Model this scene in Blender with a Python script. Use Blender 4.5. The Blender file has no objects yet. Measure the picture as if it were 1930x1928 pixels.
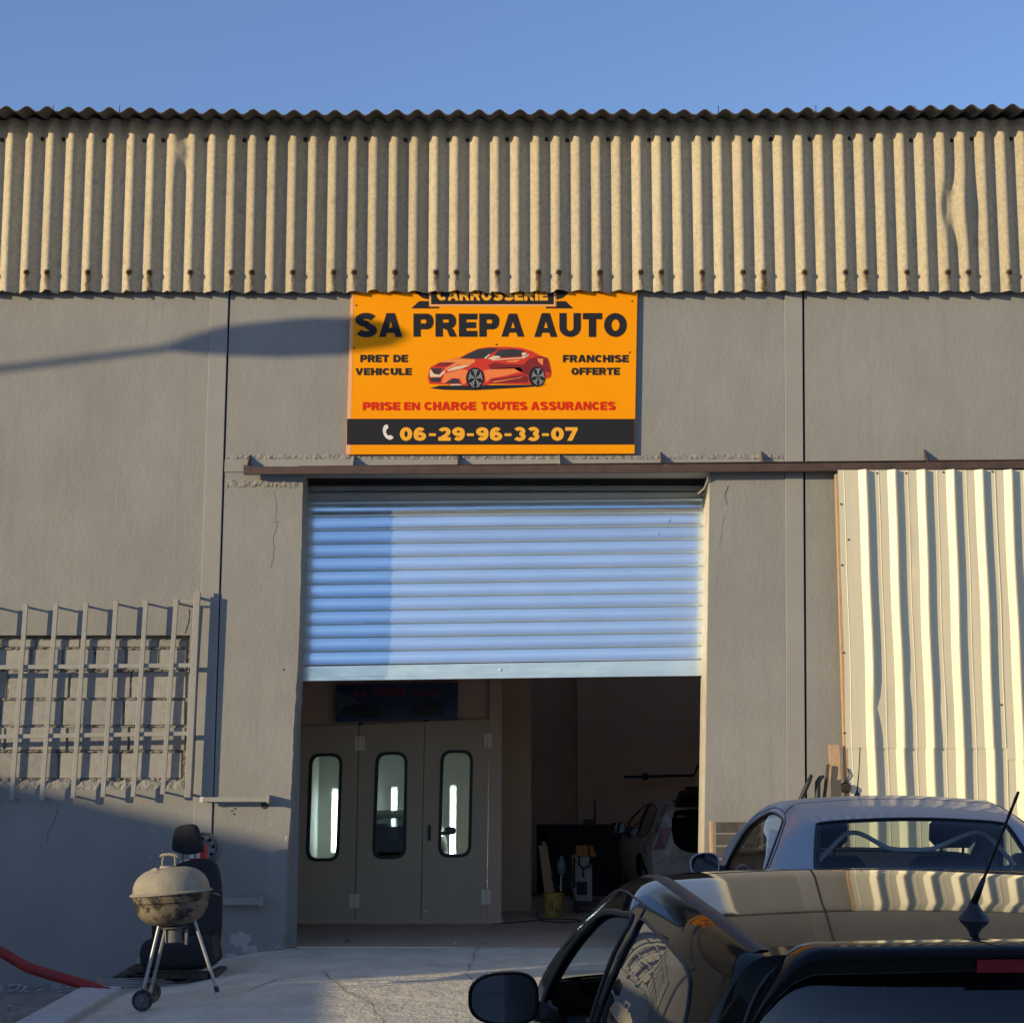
import bpy, bmesh, math, random
from mathutils import Vector, Matrix
from mathutils.geometry import delaunay_2d_cdt
R = math.radians
rnd = random.Random(7)
S = bpy.context.scene
COL = S.collection

# ------------------------------------------------------------------ camera
CAM_H, CAM_Y, FPX = 1.394, -16.4, 3400.0
PITCH = math.atan(526 / 3400.0)
cd = bpy.data.cameras.new('camera')
cam = bpy.data.objects.new('camera', cd)
COL.objects.link(cam)
cam.location = (0, CAM_Y, CAM_H)
cam.rotation_euler = (math.pi / 2 + PITCH, 0, 0)
cd.sensor_fit = 'HORIZONTAL'
cd.sensor_width = 36
cd.lens = FPX / 1930 * 36
cd.clip_start = .05
cd.clip_end = 2000
S.camera = cam

# ------------------------------------------------------------------ sun and sky
SUN_AZ, SUN_EL = R(29.5), R(11.5)          # azimuth measured from the facade line, sun low on the left
sd = Vector((math.cos(SUN_AZ) * math.cos(SUN_EL), math.sin(SUN_AZ) * math.cos(SUN_EL), -math.sin(SUN_EL)))
sl = bpy.data.lights.new('sun', 'SUN')
sl.energy = 3.15
sl.angle = R(.5)
sl.color = (1.0, .80, .47)
so = bpy.data.objects.new('sun', sl)
COL.objects.link(so)
so.rotation_euler = sd.to_track_quat('-Z', 'Y').to_euler()
so.location = (-20, -12, 10)
W = bpy.data.worlds.new('World')
S.world = W
W.use_nodes = True
wn = W.node_tree
bg = wn.nodes['Background']
sky = wn.nodes.new('ShaderNodeTexSky')
sky.sky_type = 'NISHITA'
sky.sun_disc = False
sky.sun_elevation = SUN_EL
tosun = -sd
sky.sun_rotation = math.atan2(tosun.x, tosun.y)
sky.altitude = 50
sky.air_density = 1.15
sky.dust_density = .25
sky.ozone_density = 4.5
tint = wn.nodes.new('ShaderNodeVectorMath'); tint.operation = 'MULTIPLY'; tint.inputs[1].default_value = (1.14, .905, .945)   # slightly violet summer evening air
wn.links.new(sky.outputs[0], tint.inputs[0]); wn.links.new(tint.outputs[0], bg.inputs[0])
bg.inputs[1].default_value = .15
S.view_settings.view_transform = 'Standard'
S.view_settings.look = 'None'
S.view_settings.gamma = 1
S.view_settings.exposure = .62
try: S.view_settings.use_curve_mapping = False
except Exception: pass

# ------------------------------------------------------------------ measuring: photograph pixel -> place
CP, SP = math.cos(PITCH), math.sin(PITCH)
def ray(px, py):
    u, v = (px - 965) / FPX, (964 - py) / FPX
    return Vector((u, CP - v * SP, SP + v * CP))
def P(px, py, Y=0.0):
    d = ray(px, py)
    k = (Y - CAM_Y) / d.y
    return Vector((d.x * k, Y, CAM_H + d.z * k))
def PZ(px, py, z=0.0):
    d = ray(px, py)
    k = (z - CAM_H) / d.z
    return Vector((d.x * k, CAM_Y + d.y * k, z))

# ------------------------------------------------------------------ object helpers
OFF = {}
def tag(o, label, cat, group=None):
    o['label'] = label; o['category'] = cat
    if group: o['group'] = group
    return o
def thing(name, label, cat, loc=(0, 0, 0), group=None, rot=None):
    o = bpy.data.objects.new(name, None)
    COL.objects.link(o)
    o.location = loc
    o.empty_display_size = .2
    if rot: o.rotation_euler = rot; OFF[o.name] = Vector((0, 0, 0))
    else: OFF[o.name] = Vector(loc)
    return tag(o, label, cat, group)
def make(name, verts, faces, mat, parent=None, smooth=False, mi=None, sharp=None):
    """links one mesh object; verts are world coordinates (own coordinates for turned parents)"""
    off = OFF[parent.name] if parent else Vector((0, 0, 0))
    if parent is None and verts:
        xs = [v[0] for v in verts]; ys = [v[1] for v in verts]; zs = [v[2] for v in verts]
        off = Vector(((min(xs) + max(xs)) / 2, (min(ys) + max(ys)) / 2, min(zs)))
    me = bpy.data.meshes.new(name)
    me.from_pydata([tuple(Vector(v) - off) for v in verts], [], faces)
    mats = mat if isinstance(mat, (list, tuple)) else [mat]
    for m in mats: me.materials.append(m)
    if mi: me.polygons.foreach_set('material_index', mi)
    if smooth:
        me.polygons.foreach_set('use_smooth', [True] * len(me.polygons))
        if sharp: me.set_sharp_from_angle(angle=R(sharp))
    me.update()
    o = bpy.data.objects.new(name, me)
    COL.objects.link(o)
    if parent: o.parent = parent
    else: o.location = off
    OFF[o.name] = off
    return o
def struct(o): o['kind'] = 'structure'; return o
def stuff(o): o['kind'] = 'stuff'; return o
class MB:
    """collects shapes that belong to one part"""
    def __init__(s): s.v = []; s.f = []; s.mi = []; s.m = 0
    def add(s, v, f):
        n = len(s.v); s.v += [Vector(a) for a in v]
        s.f += [tuple(i + n for i in q) for q in f]; s.mi += [s.m] * len(f); return s
    def box(s, x0, x1, y0, y1, z0, z1, b=0.0, M=None):
        bm = bmesh.new(); bmesh.ops.create_cube(bm, size=1)
        for v in bm.verts:
            v.co = Vector(((x0 + x1) / 2 + v.co.x * (x1 - x0), (y0 + y1) / 2 + v.co.y * (y1 - y0), (z0 + z1) / 2 + v.co.z * (z1 - z0)))
        return s.bm(bm, b, M)
    def bm(s, bm, b=0.0, M=None, seg=1):
        if b > 0: bmesh.ops.bevel(bm, geom=bm.edges[:], offset=b, segments=seg, affect='EDGES', profile=.5)
        bm.verts.ensure_lookup_table()
        vs = [(M @ v.co if M else v.co.copy()) for v in bm.verts]
        for i, v in enumerate(bm.verts): v.index = i
        s.add(vs, [tuple(v.index for v in f.verts) for f in bm.faces]); bm.free(); return s
    def prism(s, pts, d, b=0.0):
        """pts: loop of Vectors; d: extrusion vector"""
        bm = bmesh.new(); d = Vector(d)
        a = [bm.verts.new(p) for p in pts]; c = [bm.verts.new(Vector(p) + d) for p in pts]
        n = len(pts); bm.faces.new(a); bm.faces.new(c[::-1])
        for i in range(n): bm.faces.new((a[i], c[i], c[(i + 1) % n], a[(i + 1) % n]))
        bmesh.ops.recalc_face_normals(bm, faces=bm.faces[:])
        return s.bm(bm, b)
    def tube(s, pts, r, n=8, caps=True, close=False):
        pts = [Vector(p) for p in pts]; rs = r if isinstance(r, (list, tuple)) else [r] * len(pts)
        up = Vector((0, 0, 1)); V = []; F = []; prev = None
        m = len(pts)
        for i, p in enumerate(pts):
            if close: t = (pts[(i + 1) % m] - pts[i - 1]).normalized()
            else: t = (pts[min(i + 1, m - 1)] - pts[max(i - 1, 0)]).normalized()
            if prev is None:
                a = t.cross(up)
                if a.length < .1: a = t.cross(Vector((1, 0, 0)))
                a.normalize()
            else:
                a = (prev - t * prev.dot(t)).normalized()
            prev = a; b = t.cross(a)
            for k in range(n):
                q = 2 * math.pi * k / n; V.append(p + (a * math.cos(q) + b * math.sin(q)) * rs[i])
        rng = m if close else m - 1
        for i in range(rng):
            for k in range(n):
                j = (i + 1) % m
                F.append((i * n + k, i * n + (k + 1) % n, j * n + (k + 1) % n, j * n + k))
        if caps and not close: F.append(tuple(range(n))[::-1]); F.append(tuple((m - 1) * n + k for k in range(n)))
        return s.add(V, F)
    def lathe(s, prof, c=(0, 0, 0), n=32, M=None, axis='z'):
        """prof: (radius, height) from bottom to top"""
        V = []; F = []; c = Vector(c)
        for (r, h) in prof:
            for k in range(n):
                q = 2 * math.pi * k / n
                v = Vector((r * math.cos(q), r * math.sin(q), h))
                if axis == 'y': v = Vector((v.x, v.z, v.y))
                if axis == 'x': v = Vector((v.z, v.x, v.y))
                V.append((M @ v if M else v) + c)
        for i in range(len(prof) - 1):
            for k in range(n): F.append((i * n + k, i * n + (k + 1) % n, (i + 1) * n + (k + 1) % n, (i + 1) * n + k))
        return s.add(V, F)
    def out(s, name, mat, parent=None, smooth=False, sharp=None):
        return make(name, s.v, s.f, mat, parent, smooth, s.mi if isinstance(mat, (list, tuple)) else None, sharp)
def kids(o): return [c for c in bpy.data.objects if c.parent == o]

# ------------------------------------------------------------------ materials
def mat(name, col, rough=.6, col2=None, scale=6, bump=0, bscale=40, metal=0, bump2=0, bscale2=4, spec=.5, coat=0, stretch=None, contrast=(.35, .65), dist=.01, dirt=None, dscale=2.5, dlev=(.55,.75), alpha=None, trans=0, ior=1.5, emit=None, estr=0, rvar=0, streak=None, slev=(.5, .8), obvar=0):
    m = bpy.data.materials.new(name); m.use_nodes = True
    nt = m.node_tree; N = nt.nodes; L = nt.links; b = N['Principled BSDF']
    b.inputs['Base Color'].default_value = (*col, 1); b.inputs['Roughness'].default_value = rough
    b.inputs['Metallic'].default_value = metal; b.inputs['Specular IOR Level'].default_value = spec
    b.inputs['Coat Weight'].default_value = coat; b.inputs['Coat Roughness'].default_value = .03
    b.inputs['Transmission Weight'].default_value = trans; b.inputs['IOR'].default_value = ior
    if emit: b.inputs['Emission Color'].default_value = (*emit, 1); b.inputs['Emission Strength'].default_value = estr
    tc = N.new('ShaderNodeTexCoord'); vec = tc.outputs['Object']
    if stretch:
        mp = N.new('ShaderNodeMapping'); mp.inputs['Scale'].default_value = stretch
        L.new(vec, mp.inputs[0]); vec = mp.outputs[0]
    cur = None
    def noise(sc, det=6, ro=.6):
        n = N.new('ShaderNodeTexNoise'); n.inputs['Scale'].default_value = sc; n.inputs['Detail'].default_value = det
        n.inputs['Roughness'].default_value = ro; L.new(vec, n.inputs['Vector']); return n
    def ramp(src, lo, hi):
        r = N.new('ShaderNodeMapRange'); r.inputs[1].default_value = lo; r.inputs[2].default_value = hi
        L.new(src, r.inputs[0]); return r.outputs[0]
    def mix(f, a, c2):
        x = N.new('ShaderNodeMix'); x.data_type = 'RGBA'; L.new(f, x.inputs[0])
        if isinstance(a, tuple): x.inputs[6].default_value = (*a, 1)
        else: L.new(a, x.inputs[6])
        x.inputs[7].default_value = (*c2, 1); return x.outputs[2]
    if col2:
        cur = mix(ramp(noise(scale).outputs[0], *contrast), col, col2)
    if dirt:
        cur = mix(ramp(noise(dscale, 8, .7).outputs[0], *dlev), cur if cur else col, dirt)
    if streak:
        mp2 = N.new('ShaderNodeMapping'); mp2.inputs['Scale'].default_value = (5, 5, .35); L.new(tc.outputs['Object'], mp2.inputs[0])
        ns = N.new('ShaderNodeTexNoise'); ns.inputs['Scale'].default_value = 1.6; ns.inputs['Detail'].default_value = 7; ns.inputs['Roughness'].default_value = .65; L.new(mp2.outputs[0], ns.inputs['Vector'])
        r0 = N.new('ShaderNodeMapRange'); r0.inputs[1].default_value, r0.inputs[2].default_value = slev; r0.inputs[4].default_value = .8; L.new(ns.outputs[0], r0.inputs[0])
        cur = mix(r0.outputs[0], cur if cur else col, streak)
    if obvar:
        oi_ = N.new('ShaderNodeObjectInfo'); rv = N.new('ShaderNodeMapRange'); rv.inputs[3].default_value = 1 - obvar; rv.inputs[4].default_value = 1 + obvar; L.new(oi_.outputs['Random'], rv.inputs[0])
        vm = N.new('ShaderNodeVectorMath'); vm.operation = 'SCALE'
        if cur: L.new(cur, vm.inputs[0])
        else: vm.inputs[0].default_value = col
        L.new(rv.outputs[0], vm.inputs['Scale']); cur = vm.outputs[0]
    if cur: L.new(cur, b.inputs['Base Color'])
    if rvar:
        r = N.new('ShaderNodeMapRange'); r.inputs[1].default_value = .3; r.inputs[2].default_value = .7
        r.inputs[3].default_value = max(.02, rough - rvar); r.inputs[4].default_value = rough + rvar
        L.new(noise(scale * 2).outputs[0], r.inputs[0]); L.new(r.outputs[0], b.inputs['Roughness'])
    if bump:
        bp = N.new('ShaderNodeBump'); bp.inputs['Strength'].default_value = bump; bp.inputs['Distance'].default_value = dist
        L.new(noise(bscale, 5).outputs[0], bp.inputs['Height'])
        if bump2:
            b2 = N.new('ShaderNodeBump'); b2.inputs['Strength'].default_value = bump2; b2.inputs['Distance'].default_value = dist * 3
            L.new(noise(bscale2, 4).outputs[0], b2.inputs['Height']); L.new(b2.outputs[0], bp.inputs['Normal'])
        L.new(bp.outputs[0], b.inputs['Normal'])
    m['nt'] = 1
    return m
PLASTER = mat('plaster', (.292, .288, .270), .88, (.253, .25, .235), 1.1, .42, 30, bump2=.4, bscale2=2.6, dirt=(.25, .245, .225), dscale=.9, dlev=(.5, .75), dist=.008, stretch=(1, 1, .8), streak=(.235, .228, .205), slev=(.52, .8))
PLASTER2 = mat('plaster_smooth', (.308, .303, .284), .85, (.275, .271, .254), 1.5, .25, 30, dist=.005)
RIDGE = mat('plaster_rough', (.335, .325, .30), .95, (.28, .27, .25), 9, .9, 30, bump2=1, bscale2=14, dist=.02)
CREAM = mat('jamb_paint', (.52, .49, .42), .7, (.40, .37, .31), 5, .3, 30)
BLOCK = mat('block_concrete', (.35, .34, .315), .95, (.29, .28, .26), 14, .9, 90, dist=.006, obvar=.12)
MORTAR = mat('mortar', (.36, .35, .32), .95, (.15, .14, .125), 10, .9, 40, bump2=1, bscale2=18, dist=.02)
CEMENT = mat('fibre_cement', (.50, .43, .30), .95, (.37, .32, .225), 30, .8, 110, bump2=.3, bscale2=9, dist=.004, dirt=(.26, .225, .165), dscale=5, dlev=(.58, .8), streak=(.27, .23, .165), slev=(.55, .8), obvar=.13)
RUSTD = mat('bolt_rust', (.045, .03, .02), .9, (.02, .015, .012), 40)
STEELB = mat('brown_steel', (.095, .055, .04), .55, (.06, .038, .03), 8, .3, 60, dirt=(.15, .11, .09), dscale=6, dlev=(.6, .75))
GREYST = mat('grey_steel', (.34, .33, .30), .6, (.29, .28, .255), 12, .2, 80)
GALV = mat('galvanised', (.84, .93, .97), .17, (.75, .85, .90), 1.6, .02, 5, metal=.82, stretch=(1, 1, 5), obvar=.03, rvar=.05)
GALVD = mat('galvanised_dull', (.30, .31, .31), .42, (.24, .25, .25), 5, metal=.9)
RAIL = mat('guide_steel', (.10, .10, .10), .5, metal=.5)
SHEETW = mat('cream_sheet', (.70, .64, .46), .42, (.66, .60, .43), 2, .08, 6, dirt=(.50, .46, .38), dscale=3, dlev=(.6, .85), stretch=(14, 14, .25))
WOOD = mat('raw_wood', (.56, .37, .21), .8, (.42, .27, .15), 14, .4, 40, stretch=(6, 6, .6))
ROOFC = mat('roof_cement', (.14, .125, .11), .95, (.09, .082, .075), 14, .8, 90, dist=.004, dirt=(.04, .036, .034), dscale=6, dlev=(.5, .7))
WOODG = mat('weathered_wood', (.10, .085, .075), .85, (.06, .052, .048), 12, .4, 40)
CONC = mat('concrete_ground', (.78, .72, .57), .95, (.62, .57, .455), 2.6, 1.0, 38, bump2=.9, bscale2=9, dist=.022, dirt=(.40, .38, .34), dscale=1.6, dlev=(.55, .78))
DIRT = mat('dirt_ground', (.34, .31, .27), .97, (.22, .20, .17), 7, 1, 40, bump2=1, bscale2=9, dist=.02, dirt=(.28, .26, .23), dscale=18, dlev=(.58, .7))
KERB = mat('kerb_concrete', (.52, .52, .50), .9, (.42, .41, .39), 8, .5, 60)
FLOORI = mat('workshop_floor', (.52, .41, .29), .8, (.44, .345, .25), 2, .2, 30, dirt=(.2, .17, .14), dscale=3)
INWALL = mat('workshop_wall', (.74, .58, .42), .9, (.67, .52, .38), 1.2, .3, 20)
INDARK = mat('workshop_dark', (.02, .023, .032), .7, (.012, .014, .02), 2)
BOOTHP = mat('booth_panel', (.50, .42, .30), .75, (.46, .385, .275), 2, .1, 9)
BOOTHC = mat('booth_cream', (.58, .42, .31), .7, (.54, .39, .29), 2)
BOOTHW = mat('booth_white', (.60, .62, .60), .6)
RUBBER = mat('black_rubber', (.012, .012, .012), .55)
BLACKP = mat('black_plastic', (.022, .023, .026), .5, (.016, .016, .018), 20, .2, 200)
FABRIC = mat('black_fabric', (.017, .018, .022), .9, (.012, .013, .016), 30, .4, 300)
HINGE = mat('hinge_metal', (.78, .68, .54), .55)
TUBEL = mat('tube_light', (1, 1, 1), .5, emit=(.95, 1, .97), estr=17)
YELLOW = mat('sign_yellow', (.97, .345, .0), .6, (.94, .33, .0), 2, spec=.12)
YPALE = mat('sign_faded', (.86, .42, .20), .5)
INK = mat('sign_ink', (.016, .016, .020), .6, spec=.25)
INKO = mat('sign_orange_ink', (.92, .42, .015), .5)
INKR = mat('sign_red_ink', (.72, .018, .002), .6, spec=.25)
INKW = mat('sign_white_ink', (.78, .74, .68), .5)
def flat(n, c): return mat(n, c, .5)
RED1 = flat('print_red', (.62, .028, .006)); RED2 = flat('print_dark_red', (.22, .008, .008)); ORA = flat('print_orange', (.88, .22, .05))
PEACH = flat('print_peach', (.85, .26, .06)); PALE = flat('print_pale', (.75, .60, .42)); GREYP = flat('print_grey', (.03, .028, .03)); SILV = flat('print_silver', (.42, .42, .45))
HOSE = mat('red_hose', (.33, .02, .02), .6, (.22, .015, .015), 12, .5, 120)
DUST = mat('dusty_enamel', (.34, .30, .22), .8, (.25, .22, .165), 9, .25, 70, dirt=(.17, .145, .11), dscale=7, dlev=(.58, .72))
SOOT = mat('sooty_enamel', (.22, .175, .115), .75, (.10, .08, .055), 7, .3, 60, dirt=(.02, .018, .015), dscale=8, dlev=(.50, .56))
ALU = mat('aluminium_leg', (.45, .45, .45), .45, (.35, .35, .35), 20, metal=.6)
GREYPL = mat('grey_plastic', (.17, .165, .155), .7, (.12, .12, .115), 15)
STEELW = mat('wheel_steel', (.17, .175, .18), .5, (.13, .135, .14), 10)
REDP = mat('red_box', (.5, .02, .02), .5)
WHITEP = mat('white_paint', (.66, .65, .62), .5, (.55, .54, .5), 6)
YBUCK = mat('yellow_bucket', (.50, .36, .06), .55, (.36, .26, .05), 8, dirt=(.12, .09, .03), dscale=14, dlev=(.55, .65))
ORBOX = mat('orange_box', (.45, .15, .04), .7)
NAVY = mat('banner_navy', (.012, .02, .07), .35, (.02, .05, .15), 1.2, contrast=(.4, .6))
BANR = mat('banner_red', (.16, .02, .03), .5)
BANK = mat('banner_dark', (.008, .008, .012), .4)
BANL = mat('banner_grey', (.06, .08, .12), .4)
STONE = mat('stone', (.45, .44, .41), .9, (.3, .29, .27), 15, .6, 40)
CRACK = mat('crack_dark', (.06, .055, .05), .95)
SCAR = mat('bare_render', (.50, .48, .44), .95, (.36, .345, .315), 14, .6, 40)
def glass(name, tint=(.55, .6, .6), rough=0.0, refl=1.7):
    m = bpy.data.materials.new(name); m.use_nodes = True; nt = m.node_tree; N = nt.nodes; L = nt.links
    for n in list(N): N.remove(n)
    o = N.new('ShaderNodeOutputMaterial'); mx = N.new('ShaderNodeMixShader'); g = N.new('ShaderNodeBsdfGlossy'); t = N.new('ShaderNodeBsdfTransparent')
    fr = N.new('ShaderNodeFresnel'); ge = N.new('ShaderNodeNewGeometry'); mi_ = N.new('ShaderNodeMapRange'); mi_.inputs[3].default_value = 1.52; mi_.inputs[4].default_value = 1 / 1.52   # thin pane: same reflection from both sides
    L.new(ge.outputs['Backfacing'], mi_.inputs[0]); L.new(mi_.outputs[0], fr.inputs[0])
    mm = N.new('ShaderNodeMath'); mm.operation = 'MULTIPLY'; mm.inputs[1].default_value = refl; mm.use_clamp = True
    L.new(fr.outputs[0], mm.inputs[0]); L.new(mm.outputs[0], mx.inputs[0])
    g.inputs['Roughness'].default_value = rough; g.inputs['Color'].default_value = (1, 1, 1, 1)
    t.inputs['Color'].default_value = (*tint, 1)
    L.new(t.outputs[0], mx.inputs[1]); L.new(g.outputs[0], mx.inputs[2]); L.new(mx.outputs[0], o.inputs[0])
    return m
GLASS = glass('car_glass', (.72, .78, .76), refl=1.0)
GLASSD = glass('privacy_glass', (.10, .12, .13))
GLASSR = glass('rear_glass', (.30, .34, .36), refl=1.4)
GLASSB = glass('booth_glass', (.62, .68, .66))
MIRR = mat('mirror_glass', (.13, .135, .15), .02, metal=1)
def paint(name, col, rough=.28, metal=0, wob=.0, coat=0.0, bs=2.5, spec=.5, ior=1.5):
    m = mat(name, col, rough, metal=metal, bump=wob, bscale=bs, dist=.01, coat=coat, spec=spec, ior=ior)
    return m
BLACKCAR = paint('black_car_paint', (.011, .011, .011), .045, wob=.014, bs=3, spec=.5, ior=1.17)
SILVERCAR = paint('silver_blue_paint', (.37, .39, .415), .42, metal=.1, wob=.008, coat=.35)
WHITECAR = mat('dusty_white_paint', (.52, .50, .45), .5, (.42, .40, .36), 3, dirt=(.20, .18, .15), dscale=4, dlev=(.5, .62), coat=.3)
GREYCAR = paint('grey_car_paint', (.10, .12, .12), .3)
LAMP = mat('lamp_red', (.22, .006, .012), .25, spec=.4)
SEAL = mat('window_seal', (.010, .010, .011), .45)
CHROME = mat('satin_tube', (.50, .52, .55), .4)
HEADL = mat('headliner', (.05, .05, .055), .9)
TYRE = mat('tyre', (.02, .02, .021), .85)
# ------------------------------------------------------------------ ground
def crv(xs, ys):
    xs = list(map(float, xs)); ys = list(map(float, ys)); n = len(xs); m = [0] * n
    for i in range(n):
        if i == 0: m[i] = (ys[1] - ys[0]) / (xs[1] - xs[0])
        elif i == n - 1: m[i] = (ys[-1] - ys[-2]) / (xs[-1] - xs[-2])
        else:
            a = (ys[i] - ys[i - 1]) / (xs[i] - xs[i - 1]); b = (ys[i + 1] - ys[i]) / (xs[i + 1] - xs[i])
            m[i] = 0 if a * b <= 0 else 2 * a * b / (a + b)
    def f(x):
        x = min(max(x, xs[0]), xs[-1]); i = 0
        while i < n - 2 and x > xs[i + 1]: i += 1
        h = xs[i + 1] - xs[i]; t = (x - xs[i]) / h
        return (2*t**3-3*t*t+1)*ys[i]+(t**3-2*t*t+t)*h*m[i]+(-2*t**3+3*t*t)*ys[i+1]+(t**3-t*t)*h*m[i+1]
    return f
_gy = crv([-60, -18, -12.6, -9.5, -8, -7, 0], [-1.0, -.68, -.375, -.24, -.17, -.145, 0])
_gs = crv([-40, -3.45, -2.58, -2.05, 40], [-.16, -.15, -.075, 0, 0])
def GZ(x, y): return _gy(y) + _gs(x)
def grid(xs, ys, zf):
    V = [Vector((x, y, zf(x, y))) for y in ys for x in xs]; n = len(xs)
    F = [(j * n + i, j * n + i + 1, (j + 1) * n + i + 1, (j + 1) * n + i) for j in range(len(ys) - 1) for i in range(n - 1)]
    return V, F
def lin(a, b, n): return [a + (b - a) * i / (n - 1) for i in range(n)]
base = MB()
base.add([Vector(p) for p in ((-900, -900, -1.6), (900, -900, -1.6), (900, 900, -1.6), (-900, 900, -1.6))], [(0, 1, 2, 3)])
struct(base.out('ground', DIRT))
xs = lin(-3.1, 9, 90) + lin(10, 60, 12); ys = lin(-60, -14, 24) + lin(-13.6, .25, 130)
r2 = random.Random(3)
V, F = grid(xs, ys, lambda x, y: GZ(x, y) + (r2.uniform(-.004, .004) if y < -.05 else 0))
struct(make('ramp', V, F, CONC, smooth=True))
xs = lin(-60, -12, 20) + lin(-11.5, -3.09, 60); ys = lin(-60, -9, 24) + lin(-8.8, .2, 70)
def dz(x, y): return _gy(y) - .30 + .02 * math.sin(x * 3.1 + y) + r2.uniform(-.012, .012)
V, F = grid(xs, ys, dz)
struct(make('dirt_verge', V, F, DIRT, smooth=True))
k = MB()
for (a, b) in ((-1.95, -3.6), (-3.61, -5.6), (-5.61, -8)):
    pts = [Vector((-3.33, a, -.36 + _gy(a))), Vector((-3.04, a, -.36 + _gy(a))), Vector((-3.04, a, GZ(-3.04, a) + .055)), Vector((-3.33, a, GZ(-3.04, a) + .07))]
    k.prism(pts, (0, b - a, _gy(b) - _gy(a)), .008)
ke = k.out('kerb', KERB); struct(ke)
f = MB(); V, F = grid(lin(-9, 9, 30), lin(.255, 12, 20), lambda x, y: 0.004)
f.add(V, F); struct(f.out('workshop_floor', FLOORI, smooth=True))
# threshold strip, pebbles
peb = MB()
for i in range(700):
    x, y = r2.uniform(-7, -3.35), r2.uniform(-6, -.02) if i % 2 else r2.uniform(-.5, -.02)
    s = r2.uniform(.006, .022) * (1.4 if i % 9 == 0 else 1)
    bm = bmesh.new(); bmesh.ops.create_icosphere(bm, subdivisions=1, radius=s)
    for v in bm.verts: v.co = Vector((v.co.x * r2.uniform(.8, 1.3), v.co.y, v.co.z * .6))
    peb.bm(bm, 0, Matrix.Translation((x, y, _gy(y) - .30 + s * .2)))
for i in range(160):
    x, y = r2.uniform(-3.0, 3), r2.uniform(-6, -.1)
    s = r2.uniform(.002, .006)
    bm = bmesh.new(); bmesh.ops.create_icosphere(bm, subdivisions=1, radius=s)
    peb.bm(bm, 0, Matrix.Translation((x, y, GZ(x, y) + s * .3)))
stuff(tag(peb.out('gravel', STONE), 'loose grit and pebbles scattered along the foot of the wall', 'gravel'))

# ------------------------------------------------------------------ garage building
GB = thing('garage_building', 'grey rendered garage with corrugated eaves and a half open roller door', 'building', (0, 0, 0))
def jit(a, b, n, amp, rr):
    return [a.lerp(b, i / n) + Vector((rr.uniform(-amp, amp), 0, rr.uniform(-amp, amp) if 0 < i < n else 0)) for i in range(n + 1)]
wm = MB(); T = .30
GTOP, GBOT = 520, 1960
def q(*pp): return [P(a, b) for a, b in pp]
zb = -.6
def low(px, py): v = P(px, py); return Vector((v.x, 0, zb))
# left bay around the blocked window opening (opening: x -200..352, y 1196..1486)
XL = -12.0
def X(px, py): return P(px, py).x
def Zp(py): return P(965, py).z
ztop = Zp(520)
def vp(pts, d=T, y=0.0, m=None, b=0.0):
    wm.prism([Vector((x, y, z)) for x, z in pts], (0, d, 0), b)
xo, zo0, zo1 = X(354, 1340), Zp(1488), Zp(1197)
xr0 = X(396, 1040)
def xe(px0, py0, px1, py1, z):     # x on a leaning edge of the photograph at height z
    a, b = P(px0, py0), P(px1, py1); return a.x + (b.x - a.x) * (z - a.z) / (b.z - a.z)
eL = lambda z: xe(397, 560, 378, 1130, z)
vp([(XL, zo1), (X(358, 1197), zo1), (eL(zo1), zo1), (eL(ztop), ztop), (XL, ztop)])
vp([(X(358, 1197), zo1), (X(348, 1488), zo0), (eL(zo0), zo0), (eL(zo1), zo1)])
vp([(XL, zb), (eL(zb), zb), (eL(zo0), zo0), (XL, zo0)])
vp([(XL, zo0), (X(-240, 1488), zo0), (X(-240, 1197), zo1), (XL, zo1)])
WALL = wm.out('facade_wall', PLASTER, GB)
# pilaster left, proud 12 mm, groove right of it
wm = MB()
pr = lambda z: xe(431, 560, 413, 1130, z); pl = lambda z: eL(z) + .002
wm.prism([Vector((pl(zb), -.012, zb)), Vector((pr(zb), -.012, zb)), Vector((pr(ztop), -.012, ztop)), Vector((pl(ztop), -.012, ztop))], (0, .3, 0), .004)
wm.out('pilaster', PLASTER2, GB)
# middle: panel over the door, door piers
wm = MB()
gl = lambda z: xe(434, 560, 415.5, 1130, z)
zl1, zl0 = Zp(866), Zp(890)
xm = lambda z: xe(1477.5, 560, 1481.5, 1440, z)
vp([(gl(zl1), zl1), (xm(zl1), zl1), (xm(ztop), ztop), (gl(ztop), ztop)])
wm.out('wall_panel', PLASTER, GB)
wm = MB(); vp([(gl(zl0) , zl0), (xm(zl0), zl0), (xm(zl1), zl1 - .001), (gl(zl1), zl1 - .001)], y=-.010, b=.003)
wm.out('lintel', PLASTER2, GB)
rr = random.Random(11)
wm = MB()
el = [(571, 890), (569, 1000), (567, 1100), (560, 1300), (553, 1410), (549, 1500), (543, 1620), (537, 1760), (534, 1830)]
edge = []
for i in range(len(el) - 1):
    a, b = P(*el[i]), P(*el[i + 1])
    for j in range(7):
        t = j / 7; amp = .004 if i < 3 else .012
        edge.append((a.x + (b.x - a.x) * t + rr.uniform(-amp, amp * .3), a.z + (b.z - a.z) * t))
edge.append((P(534, 1850).x, zb))
edge[0] = (edge[0][0], zl0 - .001)
gz = zl0 - .001
vp([(gl(gz), gz)] + edge[:1] + edge[1:] + [(gl(zb), zb)], d=.50, b=0)
wm.out('door_pier', PLASTER, GB); wm = MB()
er = lambda z: xe(1338, 905, 1329, 1500, z)
vp([(er(zb), zb), (xm(zb), zb), (xm(gz), gz), (er(gz), gz)], d=.50)
wm.out('door_pier', PLASTER, GB)
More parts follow.
